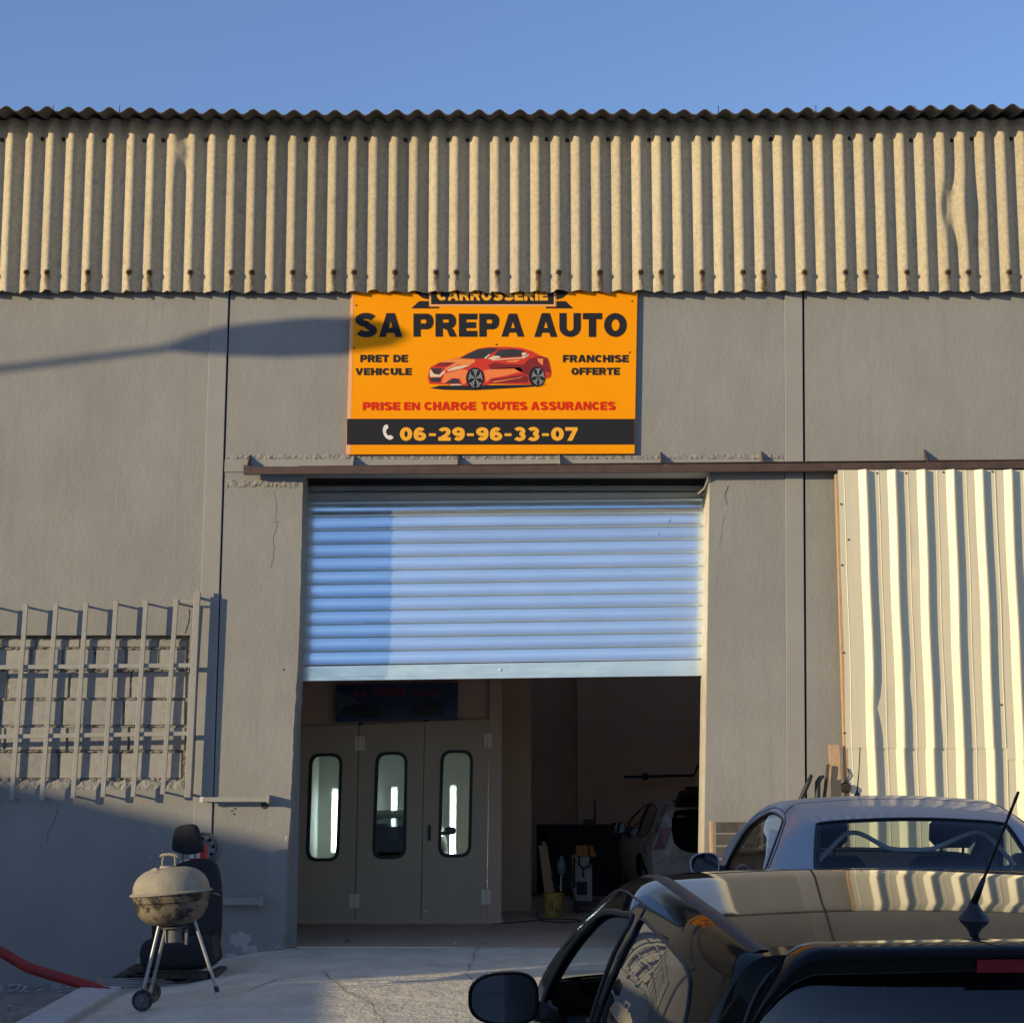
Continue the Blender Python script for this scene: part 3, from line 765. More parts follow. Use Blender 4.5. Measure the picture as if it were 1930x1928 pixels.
def _glyphs():
    G = {}; x, y = HX * 2, HY * 2; X_, Y_ = HX, HY
    rect = lambda a, b, c, d: [(a, c), (b, c), (b, d), (a, d)]
    G['I'] = (x, [rect(0, x, 0, 1)])
    G['E'] = (.86, [[(0, 0), (.86, 0), (.86, y), (x, y), (x, .5 - y / 2), (.80, .5 - y / 2), (.80, .5 + y / 2), (x, .5 + y / 2), (x, 1 - y), (.86, 1 - y), (.86, 1), (0, 1)]])
    G['É'] = (.86, G['E'][1] + [[(.3, 1.08), (.48, 1.08), (.70, 1.28), (.40, 1.28)]])
    G['F'] = (.82, [[(0, 0), (x, 0), (x, .5 - y * .6), (.76, .5 - y * .6), (.76, .5 + y * .4), (x, .5 + y * .4), (x, 1 - y), (.82, 1 - y), (.82, 1), (0, 1)]])
    G['L'] = (.80, [[(0, 0), (.80, 0), (.80, y), (x, y), (x, 1), (0, 1)]])
    G['T'] = (.90, [[(.45 - X_, 0), (.45 + X_, 0), (.45 + X_, 1 - y), (.90, 1 - y), (.90, 1), (0, 1), (0, 1 - y), (.45 - X_, 1 - y)]])
    G['H'] = (1.0, [[(0, 0), (x, 0), (x, .5 - Y_), (1 - x, .5 - Y_), (1 - x, 0), (1, 0), (1, 1), (1 - x, 1), (1 - x, .5 + Y_), (x, .5 + Y_), (x, 1), (0, 1)]])
    G['N'] = (1.0, [[(0, 0), (.28, 0), (.28, .58), (.68, 0), (1, 0), (1, 1), (.72, 1), (.72, .42), (.32, 1), (0, 1)]])
    G['V'] = (1.04, [[(.36, 0), (.68, 0), (1.04, 1), (.72, 1), (.52, .34), (.32, 1), (0, 1)]])
    G['A'] = (1.08, [[(0, 0), (.31, 0), (.37, .18), (.71, .18), (.77, 0), (1.08, 0), (.73, 1), (.54, 1), (.54, .68), (.64, .38), (.44, .38), (.54, .68), (.54, 1), (.35, 1)]])
    G['U'] = (1.0, _pen([(X_, 1), (X_, .42)] + _arc(.5, .40, .5 - X_, .40 - Y_, 180, 360) + [(1 - X_, .42), (1 - X_, 1)]))
    G['O'] = (1.06, _pen(_arc(.53, .5, .53 - X_, .5 - Y_, 0, 360, 32)[:-1], close=True))
    G['0'] = (.92, _pen(_arc(.46, .5, .46 - X_, .5 - Y_, 0, 360, 32)[:-1], close=True))
    G['C'] = (1.0, _pen(_arc(.52, .5, .52 - X_, .5 - Y_, 38, 322, 26)))
    G['G'] = (1.04, _pen(_arc(.52, .5, .52 - X_, .5 - Y_, 42, 352, 28)) + [rect(.56, 1.03, .40, .56)])
    bowl = lambda c, h_, w: _pen([(x - .02, c + h_)] + _arc(w - .30, c, .30 - X_ + .0, h_, 90, -90, 12) + [(x - .02, c - h_)])
    G['P'] = (.94, [rect(0, x, 0, 1)] + bowl(.66, .34 - Y_, .94))
    G['R'] = (1.0, [rect(0, x, 0, 1)] + bowl(.68, .32 - Y_, .96) + [[(.42, .40), (.70, .40), (.84, .32), (1.0, 0), (.67, 0), (.54, .30), (.42, .32)]])
    G['D'] = (1.0, [rect(0, x, 0, 1)] + _pen([(x - .02, 1 - Y_)] + _arc(.52, .5, .48 - X_, .5 - Y_, 90, -90, 18) + [(x - .02, Y_)]))
    s_ = _arc(.50, .72, .34, .165, 20, 270, 16) + _arc(.50, .28, .35, .165, 90, -160, 16)[1:]
    G['S'] = (1.0, _pen([(a, b) for a, b in s_]))
    G['2'] = (.92, _pen(_arc(.46, .67, .46 - X_, .33 - Y_, 165, -20, 16) + [(.62, .42), (.30, .22)]) + [rect(.0, .92, 0, y), [(0, y), (.02, .26), (.25, .34), (.5, y)]])
    G['3'] = (.92, _pen(_arc(.44, .70, .44 - X_, .30 - Y_ * .8, 155, -90, 16)) + _pen(_arc(.44, .31, .46 - X_, .31 - Y_ * .8, 90, -155, 16)))
    six = _pen(_arc(.47, .33, .46 - X_, .33 - Y_, 0, 360, 28)[:-1], close=True) + _pen(_arc(.47, .5, .47 - X_, .5 - Y_, 45, 200, 16))
    G['6'] = (.94, six); G['9'] = (.94, [[(.94 - a, 1 - b) for a, b in q] for q in six])
    G['7'] = (.88, [[(0, 1), (0, 1 - y), (.52, 1 - y), (.14, 0), (.50, 0), (.88, .80), (.88, 1)]])
    return G
GLY = _glyphs()
def text(body, x0, x1, y0, y1, m_, Y, dy, name, parent, gap=.10, **k):
    """heavy letters fitted between pixel columns x0..x1 and rows y0 (top)..y1 (foot)"""
    W_ = sum(GLY[c][0] for c in body) + gap * (len(body) - 1)
    hasacc = 'É' in body; u0 = 0; bm = bmesh.new(); i = 0
    for c in body:
        w, polys = GLY[c]
        for q_ in polys:
            i += 1; vs = []
            for (a, b) in q_:
                p = P(x0 + (x1 - x0) * (u0 + a) / W_, y1 + (y0 - y1) * b, Y); p.y -= dy + .00003 * (i % 40); vs.append(bm.verts.new(p))
            try: f_ = bm.faces.new(vs)
            except ValueError: continue
            f_.normal_update()
            if f_.normal.y > 0: f_.normal_flip()
        u0 += w + gap
    bmesh.ops.triangulate(bm, faces=bm.faces[:], ngon_method='EAR_CLIP')
    m = MB(); m.bm(bm); return m.out(name, m_, parent)
def words(lst, m_, Y=YG, dy=.003, parent=SG, name='lettering', **k):
    for w in lst: text(w[0], w[1], w[2], w[3], w[4], m_, Y, dy, name, parent, **k)
words([('SA', 669.8, 758, 590.5, 635.5), ('PREPA', 779.2, 988, 591.5, 635), ('AUTO', 1006.8, 1181, 590.5, 635.5)], INK, bold=.045)
words([('PRET', 679, 732.6, 669, 683), ('DE', 741.3, 768.5, 669, 683), ('VEHICULE', 669.8, 776, 694, 707.3), ('FRANCHISE', 1061, 1185, 669.3, 683.3), ('OFFERTE', 1076.7, 1168, 693.3, 707)], INK, bold=.045)
words([('PRISE', 683.8, 753.5, 758, 773.4), ('EN', 761.5, 791, 758.2, 773.2), ('CHARGE', 799.4, 896.5, 757.5, 773.5), ('TOUTES', 906.7, 993, 757.5, 773.2), ('ASSURANCES', 1000.6, 1160, 757.3, 773.2)], INKR, bold=.045)
words([('CARROSSERIE', 823.4, 1032.6, 545, 567)], INKO, dy=.0045, bold=.045)
nx_ = 753.7; seg = [('06', 753.7, 803.5), ('-', 808.5, 821.5), ('29', 826, 876), ('-', 880, 893), ('96', 897, 947), ('-', 951, 964), ('33', 968, 1017), ('-', 1021.5, 1034.5), ('07', 1038.5, 1088.5)]
for t_, a, b in seg:
    if t_ == '-': art('hyphen', [pq([(a, 822), (b, 822), (b, 817), (a, 817)])], INKO, .0032)
    else: text(t_, a, b, 805.5, 831, INKO, YG, .0032, 'lettering', SG, bold=.045, spacing=1.1)
f1 = lambda x, y: (630 + x / 3.2167, 530 + y / 3.2167)
art('phone_symbol', [pq([(297, 885), (308, 872), (324, 870), (328, 890), (318, 900), (313, 912), (318, 928), (330, 938), (340, 933), (360, 945), (352, 958), (334, 963), (312, 950), (299, 930), (294, 905)], f=f1)], INKW, .0032)
f5 = lambda x, y: (780 + x / 6.893, 640 + y / 6.893)
def car_art(name, pl, m_, dy): art(name, [pq(p, f=f5) for p in pl], m_, dy)
def ell(cx, cy, rx, ry, n=20, a0=0, a1=360): return [(cx + rx * math.cos(R(a0 + (a1 - a0) * i / n)), cy + ry * math.sin(R(a0 + (a1 - a0) * i / n))) for i in range(n if a1 - a0 == 360 else n + 1)]
car_art('printed_shadow', [[(210, 635), (330, 600), (700, 595), (1500, 590), (1740, 590), (1500, 620), (800, 660), (400, 655)]], INK, .002)
car_art('printed_car_body', [[(180, 490), (200, 400), (215, 360), (330, 300), (450, 262), (590, 240), (700, 180), (830, 122), (960, 98), (1200, 96), (1400, 110), (1540, 155), (1640, 210), (1735, 240), (1760, 300), (1785, 420), (1775, 490), (1700, 515), (1690, 580), (1480, 585), (1000, 575), (900, 602), (640, 602), (400, 582), (200, 575)]], RED1, .003)
car_art('printed_shade', [[(960, 330), (1050, 300), (1200, 320), (1420, 330), (1500, 250), (1640, 215), (1735, 245), (1780, 430), (1700, 420), (1620, 350), (1540, 380), (1500, 480), (1420, 440), (1300, 380), (1000, 390)], [(1000, 520), (1420, 455), (1490, 490), (1480, 560), (1000, 570)], [(270, 355), (330, 310), (450, 290), (530, 300), (430, 350)]], RED2, .0036)
car_art('printed_orange', [[(910, 400), (1150, 370), (1380, 365), (1420, 410), (1200, 470), (1000, 505), (940, 560)], [(400, 440), (620, 390), (700, 400), (680, 560), (640, 590), (600, 510), (500, 500), (400, 570), (360, 560)]], ORA, .0036)
car_art('printed_highlight', [[(340, 298), (450, 262), (600, 250), (800, 262), (790, 300), (700, 345), (560, 330), (430, 400), (400, 380), (550, 300)], [(1600, 250), (1680, 250), (1675, 340), (1620, 290)], [(1220, 280), (1390, 262), (1340, 295), (1200, 297)], [(1010, 548), (1350, 500), (1440, 470), (1380, 500), (1050, 560)], [(480, 470), (600, 440), (560, 480), (450, 500)]], PEACH, .0042)
car_art('printed_lights', [[(430, 405), (540, 350), (740, 332), (620, 380), (450, 415)], [(205, 430), (215, 385), (262, 450), (330, 462), (415, 388), (400, 440), (340, 488), (212, 488)], [(960, 252), (1035, 215), (1105, 215), (1130, 238), (1012, 262)], [(1010, 262), (1400, 235), (1470, 190), (1500, 200), (1440, 245), (1020, 275)], [(1400, 175), (1450, 170), (1480, 200), (1430, 225), (1405, 205)], [(910, 245), (980, 190), (990, 200), (935, 250)], [(470, 585), (590, 580), (630, 596), (480, 600)]], PALE, .0048)
car_art('printed_glass', [[(600, 243), (830, 128), (1000, 110), (1110, 122), (990, 190), (920, 248), (800, 252)], [(1110, 130), (1300, 125), (1400, 140), (1470, 180), (1400, 175), (1400, 220), (1135, 235), (1105, 212), (1035, 212)], [(222, 377), (370, 375), (330, 452), (262, 445)], [(205, 500), (362, 498), (335, 555), (222, 550)], [(400, 568), (500, 512), (572, 510), (605, 575)]], GREYP, .0042)
car_art('printed_tyre', [ell(795, 505, 118, 140), ell(1600, 485, 108, 132)], INK, .0048)
sp = []
for cx_, cy_, rx, ry in ((800, 508, 88, 118), (1615, 485, 80, 108)):
    for kq in range(5):
        a = -90 + 72 * kq
        for da in (-9, 9):
            p = [(cx_, cy_)] + [(cx_ + rx * math.cos(R(a + da + e_)), cy_ + ry * math.sin(R(a + da + e_))) for e_ in (-4, 4)]
            sp.append(p)
        o1 = ell(cx_, cy_, rx, ry, 6, a - 26, a + 26); i1 = ell(cx_, cy_, rx * .9, ry * .92, 6, a - 26, a + 26)
        sp.append(o1 + i1[::-1])
car_art('printed_rim', sp, SILV, .0054)
m = MB()
for a, b in ((132, 147), (120, 403), (983, 385), (1806, 122), (1790, 432), (108, 960), (1775, 925), (933, 130)):
    m.lathe([(.008, 0), (.007, -.004), (0, -.005)], P(*f1(a, b), YG - .001), 8, axis='y')
m.out('screw', RUSTD, SG)

# ------------------------------------------------------------------ sliding gate of trapezoidal sheet
YP = -.17
SGT = thing('sliding_gate', 'cream trapezoidal sheet metal sliding gate hanging from the brown rail', 'gate', P(1800, 1700, YP))
crests = [1632.9 + 54.55 * i for i in range(-1, 16)]
z_top, z_mid, z_bot = P(1700, 886, YP).z, P(1700, 1406, YP).z, P(1700, 1790, YP).z + .03
def gsheet(c0, c1, za, zb_, yo, name, left=None, seed=0):
    rr = random.Random(seed); V = []; F = []
    cols = []
    for c in range(c0, c1 + 1):
        cols += [(c, -.145, 0), (c, -.071, 0), (c, -.0665, .003), (c, -.017, .043), (c, -.012, .046), (c, -.001, .046), (c, .003, .043), (c, .021, .003), (c, .026, 0), (c, .11, .0), (c, .113, .003), (c, .119, .003), (c, .122, 0)]
    if left is not None: cols = [(c0, left, 0), (c0, left + .05, 0), (c0, left + .055, .003), (c0, left + .06, 0)] + cols
    zs_ = lin(za, zb_, 22)
    for j, z in enumerate(zs_):
        for (c, dx, h) in cols:
            px = crests[c] if 0 <= c < len(crests) else 1632.9 + 54.55 * (c - 1)
            x = P(px, 890, YP).x + dx
            bend = .004 * math.sin(z * 2.1 + c * 1.3 + seed) + .0025 * math.sin(z * 5 + c)
            dent = 0
            for (dpx, dpy, s_) in ((1651, 1335, .02), (1778, 1335, .02), (1700, 1290, .008)):
                dp = P(dpx, dpy, YP); dent += s_ * math.exp(-((x - dp.x) / .05) ** 2 - ((z - dp.z) / .13) ** 2)
            V.append(Vector((x + bend, YP + yo - h + (dent if h > .02 else -dent * .6) + rr.uniform(-.0004, .0004), z)))
    n = len(cols)
    for j in range(21):
        for i in range(n - 1): a = j * n + i; F.append((a, a + 1, a + n + 1, a + n))
    return make(name, V, F, SHEETW, SGT, smooth=True, sharp=25)
lft = P(1580, 890, YP).x - P(crests[1], 890, YP).x
gsheet(1, 5, z_mid - .02, z_top, .0, 'upper_sheet', lft, 1); gsheet(6, 11, z_mid - .12, z_top, .002, 'upper_sheet', None, 2); gsheet(11, 15, z_mid - .05, z_top, .0, 'upper_sheet', None, 3)
gsheet(1, 5, z_bot, z_mid + .03, .006, 'lower_sheet', lft, 4); gsheet(5, 11, z_bot, z_mid + .01, .008, 'lower_sheet', None, 5); gsheet(11, 15, z_bot, z_mid, .006, 'lower_sheet', None, 6)
m = MB(); a, b = P(1574.5, 893, YP + .004), P(1593, 1500, YP + .004); w = .036
c = a.lerp(b, (a.z + .0 - z_bot) / (a.z - b.z))
m.prism([c, c + Vector((w, 0, 0)), a + Vector((w, 0, 0)), a], (0, .06, 0), .003)
m.out('edge_batten', WOOD, SGT)
m = MB()
for px, py in ((1585, 950), (1587, 1065), (1599, 1017), (1590, 1230), (1591, 1381), (1649, 1330), (1759, 1330), (1887, 1328), (1653, 892), (1708, 892), (1800, 890), (1870, 889), (1778, 890)):
    m.lathe([(.009, .0), (.008, -.006), (0, -.008)], P(px, py, YP - .002), 8, axis='y')
m.out('screw', RUSTD, SGT)
m = MB(); c = P(1594, 1484, YP - .01); m.lathe([(0, -.05), (.03, -.05), (.04, -.02), (.03, 0), (.05, .01)], c, 12, axis='y')
m.tube([P(1597, 1448, YP - .005), P(1602, 1460, YP - .008), P(1594, 1470, YP - .008), P(1594, 1500, YP - .01)], .006, 6)
m.out('gate_latch', RUSTD, SGT, smooth=True, sharp=40)
m = MB(); m.box(P(1600, 1000, 0).x, P(2400, 1000, 0).x, YP + .03, YP + .07, z_top - .12, z_top - .06); m.box(P(1600, 1000, 0).x, P(2400, 1000, 0).x, YP + .03, YP + .07, 1.5, 1.56); m.out('gate_frame', GREYST, SGT)

# loose timber and tools by the gate
def gz0(v): return GZ(v.x, v.y)
pl_ = MB(); a, b = P(1566, 1500, -.20), P(1562, 1403, -.20); k_ = (b - a) * (1 / (b.z - a.z))
lo = a + k_ * (0 - a.z); w = Vector((.098, 0, 0))
pl_.prism([lo, lo + w, b + w, b], (0, .022, 0), .002); tag(pl_.out('plank', WOOD), 'pale raw timber plank standing upright at the left edge of the cream gate', 'plank')
def stick(name, p0, p1, r, m_, label, cat, Y=-.35, flat_=None):
    a, b = P(*p0, Y), P(*p1, Y); k_ = (b - a) * (1 / (b.z - a.z)); lo = a + k_ * (.0 - a.z); m = MB()
    if flat_: m.prism([lo, lo + Vector((flat_, 0, 0)), b + Vector((flat_, 0, 0)), b], (0, .02, 0), .003)
    else: m.tube([lo, lo.lerp(b, .5), b - (b - lo).normalized() * .08, b], [r * .7, r, r * 1.25, r * .8], 8)
    return tag(m.out(name, m_, None, smooth=not flat_), label, cat)
stick('broom_handle', (1512, 1500), (1530, 1460), .018, BLACKP, 'black stick with a pale edge leaning on the wall by the expansion joint', 'stick')
m = MB(); a = P(1541, 1500, -.3); lo = Vector((a.x, -.3, 0)); t_ = P(1546, 1466, -.3)
m.tube([lo, a, P(1541, 1475, -.3), t_, P(1553, 1462, -.3)], [.022, .026, .026, .022, .012], 8); tag(m.out('crowbar', BLACKP, None, smooth=True), 'dark hooked bar standing against the wall between stick and plank', 'crowbar')
stick('lath', (1551, 1500), (1558, 1440), .01, WOODG, 'thin weathered lath leaning beside the pale plank', 'lath', -.25, .03)
PT = thing('pallet', 'dark weathered timber pallet stood on end beside the doorway behind the silver car', 'pallet', P(1365, 1780, -.25))
for (x0, x1, y0, y1, m_) in ((1338.5, 1348, 1547, 1795, WOOD), (1396, 1406, 1549, 1795, WOOD), (1430, 1440, 1549, 1795, WOOD)):
    m = MB(); a, b = P(x0, y0, -.25), P(x1, y1, -.25); m.box(a.x, b.x, -.25, -.16, b.z, a.z, .003); m.out('post', m_, PT)
for y0 in (1549, 1572, 1596, 1620, 1650, 1690, 1730):
    m = MB(); a, b = P(1349, y0, -.27), P(1428, y0 + 20, -.27); m.box(a.x, b.x, -.275, -.252, b.z, a.z, .004); m.out('board', WOODG, PT)

# ------------------------------------------------------------------ window grille
YW = -.13
GR = thing('window_grille', 'grey painted steel bar grille standing off the blocked up window', 'window bars', P(150, 1505, YW))
tops = [(-126, 1139), (-69, 1139), (-12, 1138.5), (45.5, 1137.8), (102.5, 1137.8), (159, 1136), (215.5, 1131.8), (272, 1131), (329, 1130)]
bots = [(-152, 1510), (-94, 1510), (-36.5, 1509), (21, 1508), (78, 1508), (137, 1505), (193.5, 1502), (250.5, 1502), (306, 1497)]
hw = .0205
for (a, b) in zip(tops, bots):
    A, B = P(a[0] + 3, a[1], YW), P(b[0], b[1], YW); m = MB()
    m.prism([B + Vector((-hw, 0, 0)), B + Vector((hw, 0, 0)), A + Vector((hw, 0, 0)), A + Vector((-hw, 0, 0))], (0, .022, 0), .0025)
    bar = m.out('vertical_bar', GREYST, GR)
    m = MB(); m.box(A.x - .008, A.x + .008, YW + .021, 0.001, A.z - .03, A.z - .014); m.box(B.x - .008, B.x + .008, YW + .021, 0.001, B.z + .012, B.z + .028); m.out('wall_stub', GREYST, bar)
for (pa, pb) in (((-170, 1259), (362, 1253.5)), ((-170, 1391), (354, 1382))):
    A, B = P(*pa, YW + .023), P(*pb, YW + .023); m = MB()
    m.prism([A + Vector((0, 0, -.019)), B + Vector((0, 0, -.019)), B + Vector((0, 0, .019)), A + Vector((0, 0, .019))], (0, .020, 0), .002); m.out('cross_bar', GREYST, GR)
A, B = P(371.5, 1116, YW), P(353, 1503, YW); m = MB(); hw = .029
m.prism([B + Vector((-hw, 0, 0)), B + Vector((hw, 0, 0)), A + Vector((hw, 0, 0)), A + Vector((-hw, 0, 0))], (0, .045, 0), .003); po = m.out('corner_post', GREYST, GR)
m = MB(); m.box(A.x - .01, A.x + .01, YW + .04, .001, A.z - .05, A.z - .03); m.box(A.x - .006, A.x + .012, YW + .02, YW + .04, A.z, A.z + .035); m.box(B.x - .01, B.x + .01, YW + .04, .001, B.z + .02, B.z + .04)
C_, D_ = P(329, 1132, YW + .01), P(371, 1134, YW + .01); m.prism([C_ + Vector((0, 0, -.008)), D_ + Vector((0, 0, -.008)), D_ + Vector((0, 0, .008)), C_ + Vector((0, 0, .008))], (0, .016, 0)); m.out('wall_stub', GREYST, po)

# door stop bars on the wall
def stopbar(x0, x1, y0, y1, label, cap):
    t = thing('door_latch_bar', label, 'metal bar', P((x0 + x1) / 2, y1, -.1)); m = MB(); a, b = P(x0, y0, -.11), P(x1, y1, -.11)
    m.box(a.x, b.x, -.11, -.085, b.z, a.z, .002); m.out('bar', GREYST, t)
    m = MB(); m.box(b.x - .012, b.x + .012, -.12, .001, b.z - .012, a.z + .018, .002); m.out('bracket', GREYST, t)
    if cap: m = MB(); m.box(a.x - .012, a.x + .022, -.113, -.082, b.z - .003, a.z + .003, .002); m.out('end_cap', WHITEP, t)
stopbar(379, 505, 1502, 1511, 'grey flat steel bar with a white end cap, high on the wall below the grille', True)
stopbar(400, 491, 1692, 1705, 'grey flat steel bar low on the wall, partly hidden by the car seat', False)
def gcrack(pts, w):
    c = [PZ(a, b, -.06) for a, b in pts]; L_ = []
    for i in range(len(c) - 1):
        for j in range(7): L_.append(c[i].lerp(c[i + 1], j / 7) + Vector((rr.uniform(-.012, .012), rr.uniform(-.02, .02), 0)))
    V = []; F = []
    for p in L_:
        ww = w * rr.uniform(.4, 1.4)
        for s_ in (-1, 1): V.append(Vector((p.x + s_ * ww, p.y + s_ * ww * .6, GZ(p.x, p.y) + .006)))
    for i in range(len(L_) - 1): F.append((i * 2, i * 2 + 1, i * 2 + 3, i * 2 + 2))
    make('ground_crack', V, F, CRACK, RAMP)
RAMP = bpy.data.objects['ramp']
gcrack([(405, 1880), (470, 1868), (520, 1850), (610, 1838), (700, 1822)], .004)
gcrack([(610, 1838), (640, 1862), (700, 1890), (730, 1926)], .003)
gcrack([(900, 1800), (880, 1840), (905, 1870)], .003)

# ------------------------------------------------------------------ kettle barbecue
KD = -3.15
kc = P(323, 1675, KD); kg = GZ(kc.x, KD)
KB = thing('kettle_barbecue', 'dusty round kettle barbecue with lid on, standing on three legs before the wall', 'barbecue', (kc.x, KD, kg))
ctr = Vector((kc.x, KD, P(323, 1682, KD).z))
tilt = Matrix.Rotation(R(-4.5), 4, 'Y')
RR = .282
def lath(prof, n=48): m = MB(); m.lathe(prof, ctr, n, tilt); return m
pr_ = [(RR + .012, -.004), (RR + .014, .004), (RR + .004, .012), (RR - .006, .014)]
for i in range(13):
    a = i / 12 * math.pi / 2; pr_.append((max(.0001, (RR - .008) * math.cos(a) ** .62), .014 + .168 * math.sin(a) ** 1.0))
LID = lath(pr_).out('lid', DUST, KB, smooth=True, sharp=50)
pr_ = [(RR - .03, -.003), (RR - .004, -.006), (RR - .006, -.024), (RR - .014, -.050), (RR - .006, -.056), (RR - .018, -.062)]
for i in range(12):
    a = i / 11 * math.pi / 2; pr_.append((max(.055, (RR - .022) * math.cos(a) ** .62), -.065 - .165 * math.sin(a)))
BOWL = lath(pr_).out('bowl', SOOT, KB, smooth=True, sharp=50)
m = MB(); m.lathe([(.055, -.225), (.07, -.235), (.105, -.242), (.105, -.246), (.062, -.250), (.060, -.345), (.048, -.352), (0, -.352)], ctr, 28, tilt)
m.out('ash_catcher', GREYPL, KB, smooth=True, sharp=40)
m = MB(); c = ctr + Vector((.105, -.01, -.0))
for dz_ in (-.262, -.345): m.box(c.x - .035, c.x + .015, c.y - .012, c.y + .012, c.z + dz_ - .006, c.z + dz_ + .006, .003)
m.box(c.x + .004, c.x + .026, c.y - .014, c.y + .014, c.z - .365, c.z - .25, .005); m.out('catcher_handle', GREYPL, KB)
# lid handle and vent
m = MB(); h0 = ctr + tilt @ Vector((-.005, -.02, .185))
for sx in (-1, 1): m.tube([h0 + Vector((sx * .047, 0, -.004)), h0 + Vector((sx * .045, 0, .05)), h0 + Vector((sx * .04, 0, .075))], .0075, 8)
m.tube([h0 + Vector((x_, 0, .078 + z_)) for x_, z_ in ((-.064, -.008), (-.05, .004), (0, .010), (.05, .004), (.064, -.010))], [.010, .012, .012, .012, .009], 10); m.out('lid_handle', DUST, KB, smooth=True, sharp=40)
m = MB(); m.lathe([(.058, -.002), (.058, .012), (.052, .015), (.030, .013)], h0 + Vector((-.005, 0, -.008)), 24); m.out('handle_shield', DUST, KB, smooth=True)
m = MB(); vp_ = ctr + tilt @ Vector((-.10, -.12, .160)); Mv = Matrix.Rotation(R(38), 4, 'X') @ Matrix.Rotation(R(-25), 4, 'Y')
m.lathe([(.036, -.004), (.036, .005), (0, .007)], vp_, 18, Mv); m.out('lid_vent', DUST, KB, smooth=True, sharp=40)
legs = []
def leg(top, bot):
    m = MB(); m.tube([top, bot], .0125, 12); return m.out('leg', ALU, KB, smooth=True, sharp=50)
wy = KD - .10
wl = P(270, 1868, wy)
bl = P(271, 1862, wy)
leg(P(304, 1727, KD - .08), bl)
rf = P(409, 1866, KD - .02); rf.z = max(rf.z, GZ(rf.x, rf.y) + .012)
lg = leg(P(364, 1727, KD - .02), rf)
m = MB(); m.tube([rf + (P(364, 1727, KD) - rf).normalized() * .03, rf - (P(364, 1727, KD) - rf).normalized() * .012], .0165, 10); m.out('leg_cap', BLACKP, KB)
b2 = P(284, 1846, KD + .33); b2.z = GZ(b2.x, b2.y) + .07; leg(P(316, 1735, KD + .08), b2)
m = MB(); m.tube([bl, b2], .006, 8); m.out('axle', ALU, KB)
def bbq_wheel(c, rad=.074):
    m = MB(); prof = [(rad * .72, -.014), (rad * .95, -.018), (rad, -.010), (rad, .010), (rad * .95, .018), (rad * .72, .014)]
    m.lathe(prof, c, 28, axis='y'); w = m.out('wheel', BLACKP, KB, smooth=True, sharp=40)
    m = MB(); m.lathe([(rad * .74, -.008), (rad * .70, -.013), (rad * .62, -.006), (rad * .6, .0)], c, 28, axis='y')
    m.lathe([(rad * .2, -.004), (rad * .18, -.016), (.0, -.018)], c, 14, axis='y')
    for i in range(6):
        a = i * math.pi / 3; d = Vector((math.cos(a), 0, math.sin(a))); m.tube([c + d * rad * .12 + Vector((0, -.008, 0)), c + d * rad * .72 + Vector((0, -.006, 0))], .006, 6)
    m.lathe([(rad * .74, .0), (0, .0)], c, 20, axis='y'); m.out('hub', GREYPL, w)
wc = Vector((wl.x - .002, wy - .012, GZ(wl.x, wy) + .074)); bbq_wheel(wc)
bbq_wheel(Vector((b2.x, b2.y + .02, GZ(b2.x, b2.y) + .074)))

# ------------------------------------------------------------------ car seat against the wall
SY = -1.35
sg = P(345, 1822, SY)
ST = thing('car_seat', 'black cloth car seat with headrest dumped against the wall behind the barbecue', 'car seat', (sg.x, SY, sg.z))
def blobmesh(name, outline, y0, y1, m_, par, puff=.04, nr=5, Y=SY, tiltk=0.0):
    """cushion: an outline in the facade direction, rounded towards front and back"""
    pts = [P(a, b, Y) for a, b in outline]; n0 = len(pts)
    L_ = []
    for i in range(n0):     # smooth the outline
        p0, p1, p2, p3 = pts[i - 1], pts[i], pts[(i + 1) % n0], pts[(i + 2) % n0]
        for j in range(5):
            t = j / 5; L_.append(.5 * ((2 * p1) + (p2 - p0) * t + (2 * p0 - 5 * p1 + 4 * p2 - p3) * t * t + (3 * p1 - p0 - 3 * p2 + p3) * t ** 3))
    cx = sum((p.x for p in L_)) / len(L_); cz = sum((p.z for p in L_)) / len(L_)
    V = []; F = []; n = len(L_); st = []
    for i in range(nr + 1):
        a = math.pi / 2 * i / nr; st.append((1 - puff * 2.2 * (1 - math.sin(a)), y0 + puff * (1 - math.sin(a)) * 0 + (1 - math.sin(a)) * 0))
    rings = []
    for i in range(nr + 1):
        a = math.pi / 2 * i / nr; rings.append((math.sin(a) * .25 + .75, y0 + (1 - math.sin(a)) * 0 - 0 + (math.cos(a)) * 0, a))
    ys = [(.0, y0 - puff * .9), (.55, y0 - puff * .8), (.8, y0 - puff * .5), (.93, y0 - .01), (1, y0 + puff * .6), (1, y1 - puff * .5), (.93, y1), (.0, y1 + .01)]
    for s, y in ys:
        for p in L_: V.append(Vector((cx + (p.x - cx) * max(s, .001), y + (p.z - cz) * tiltk, cz + (p.z - cz) * max(s, .001))))
    for j in range(len(ys) - 1):
        for i in range(n): F.append((j * n + i, j * n + (i + 1) % n, (j + 1) * n + (i + 1) % n, (j + 1) * n + i))
    return make(name, V, F, m_, par, smooth=True)
blobmesh('backrest', [(303, 1660), (318, 1636), (350, 1622), (385, 1620), (403, 1632), (412, 1665), (416, 1720), (415, 1775), (408, 1800), (300, 1800), (290, 1775), (287, 1740), (290, 1700)], SY, SY + .14, FABRIC, ST, .05, tiltk=.28)
blobmesh('seat_cushion', [(283, 1775), (300, 1762), (340, 1765), (385, 1758), (408, 1762), (413, 1785), (410, 1812), (340, 1822), (290, 1815), (280, 1798)], SY - .38, SY + .12, FABRIC, ST, .06)
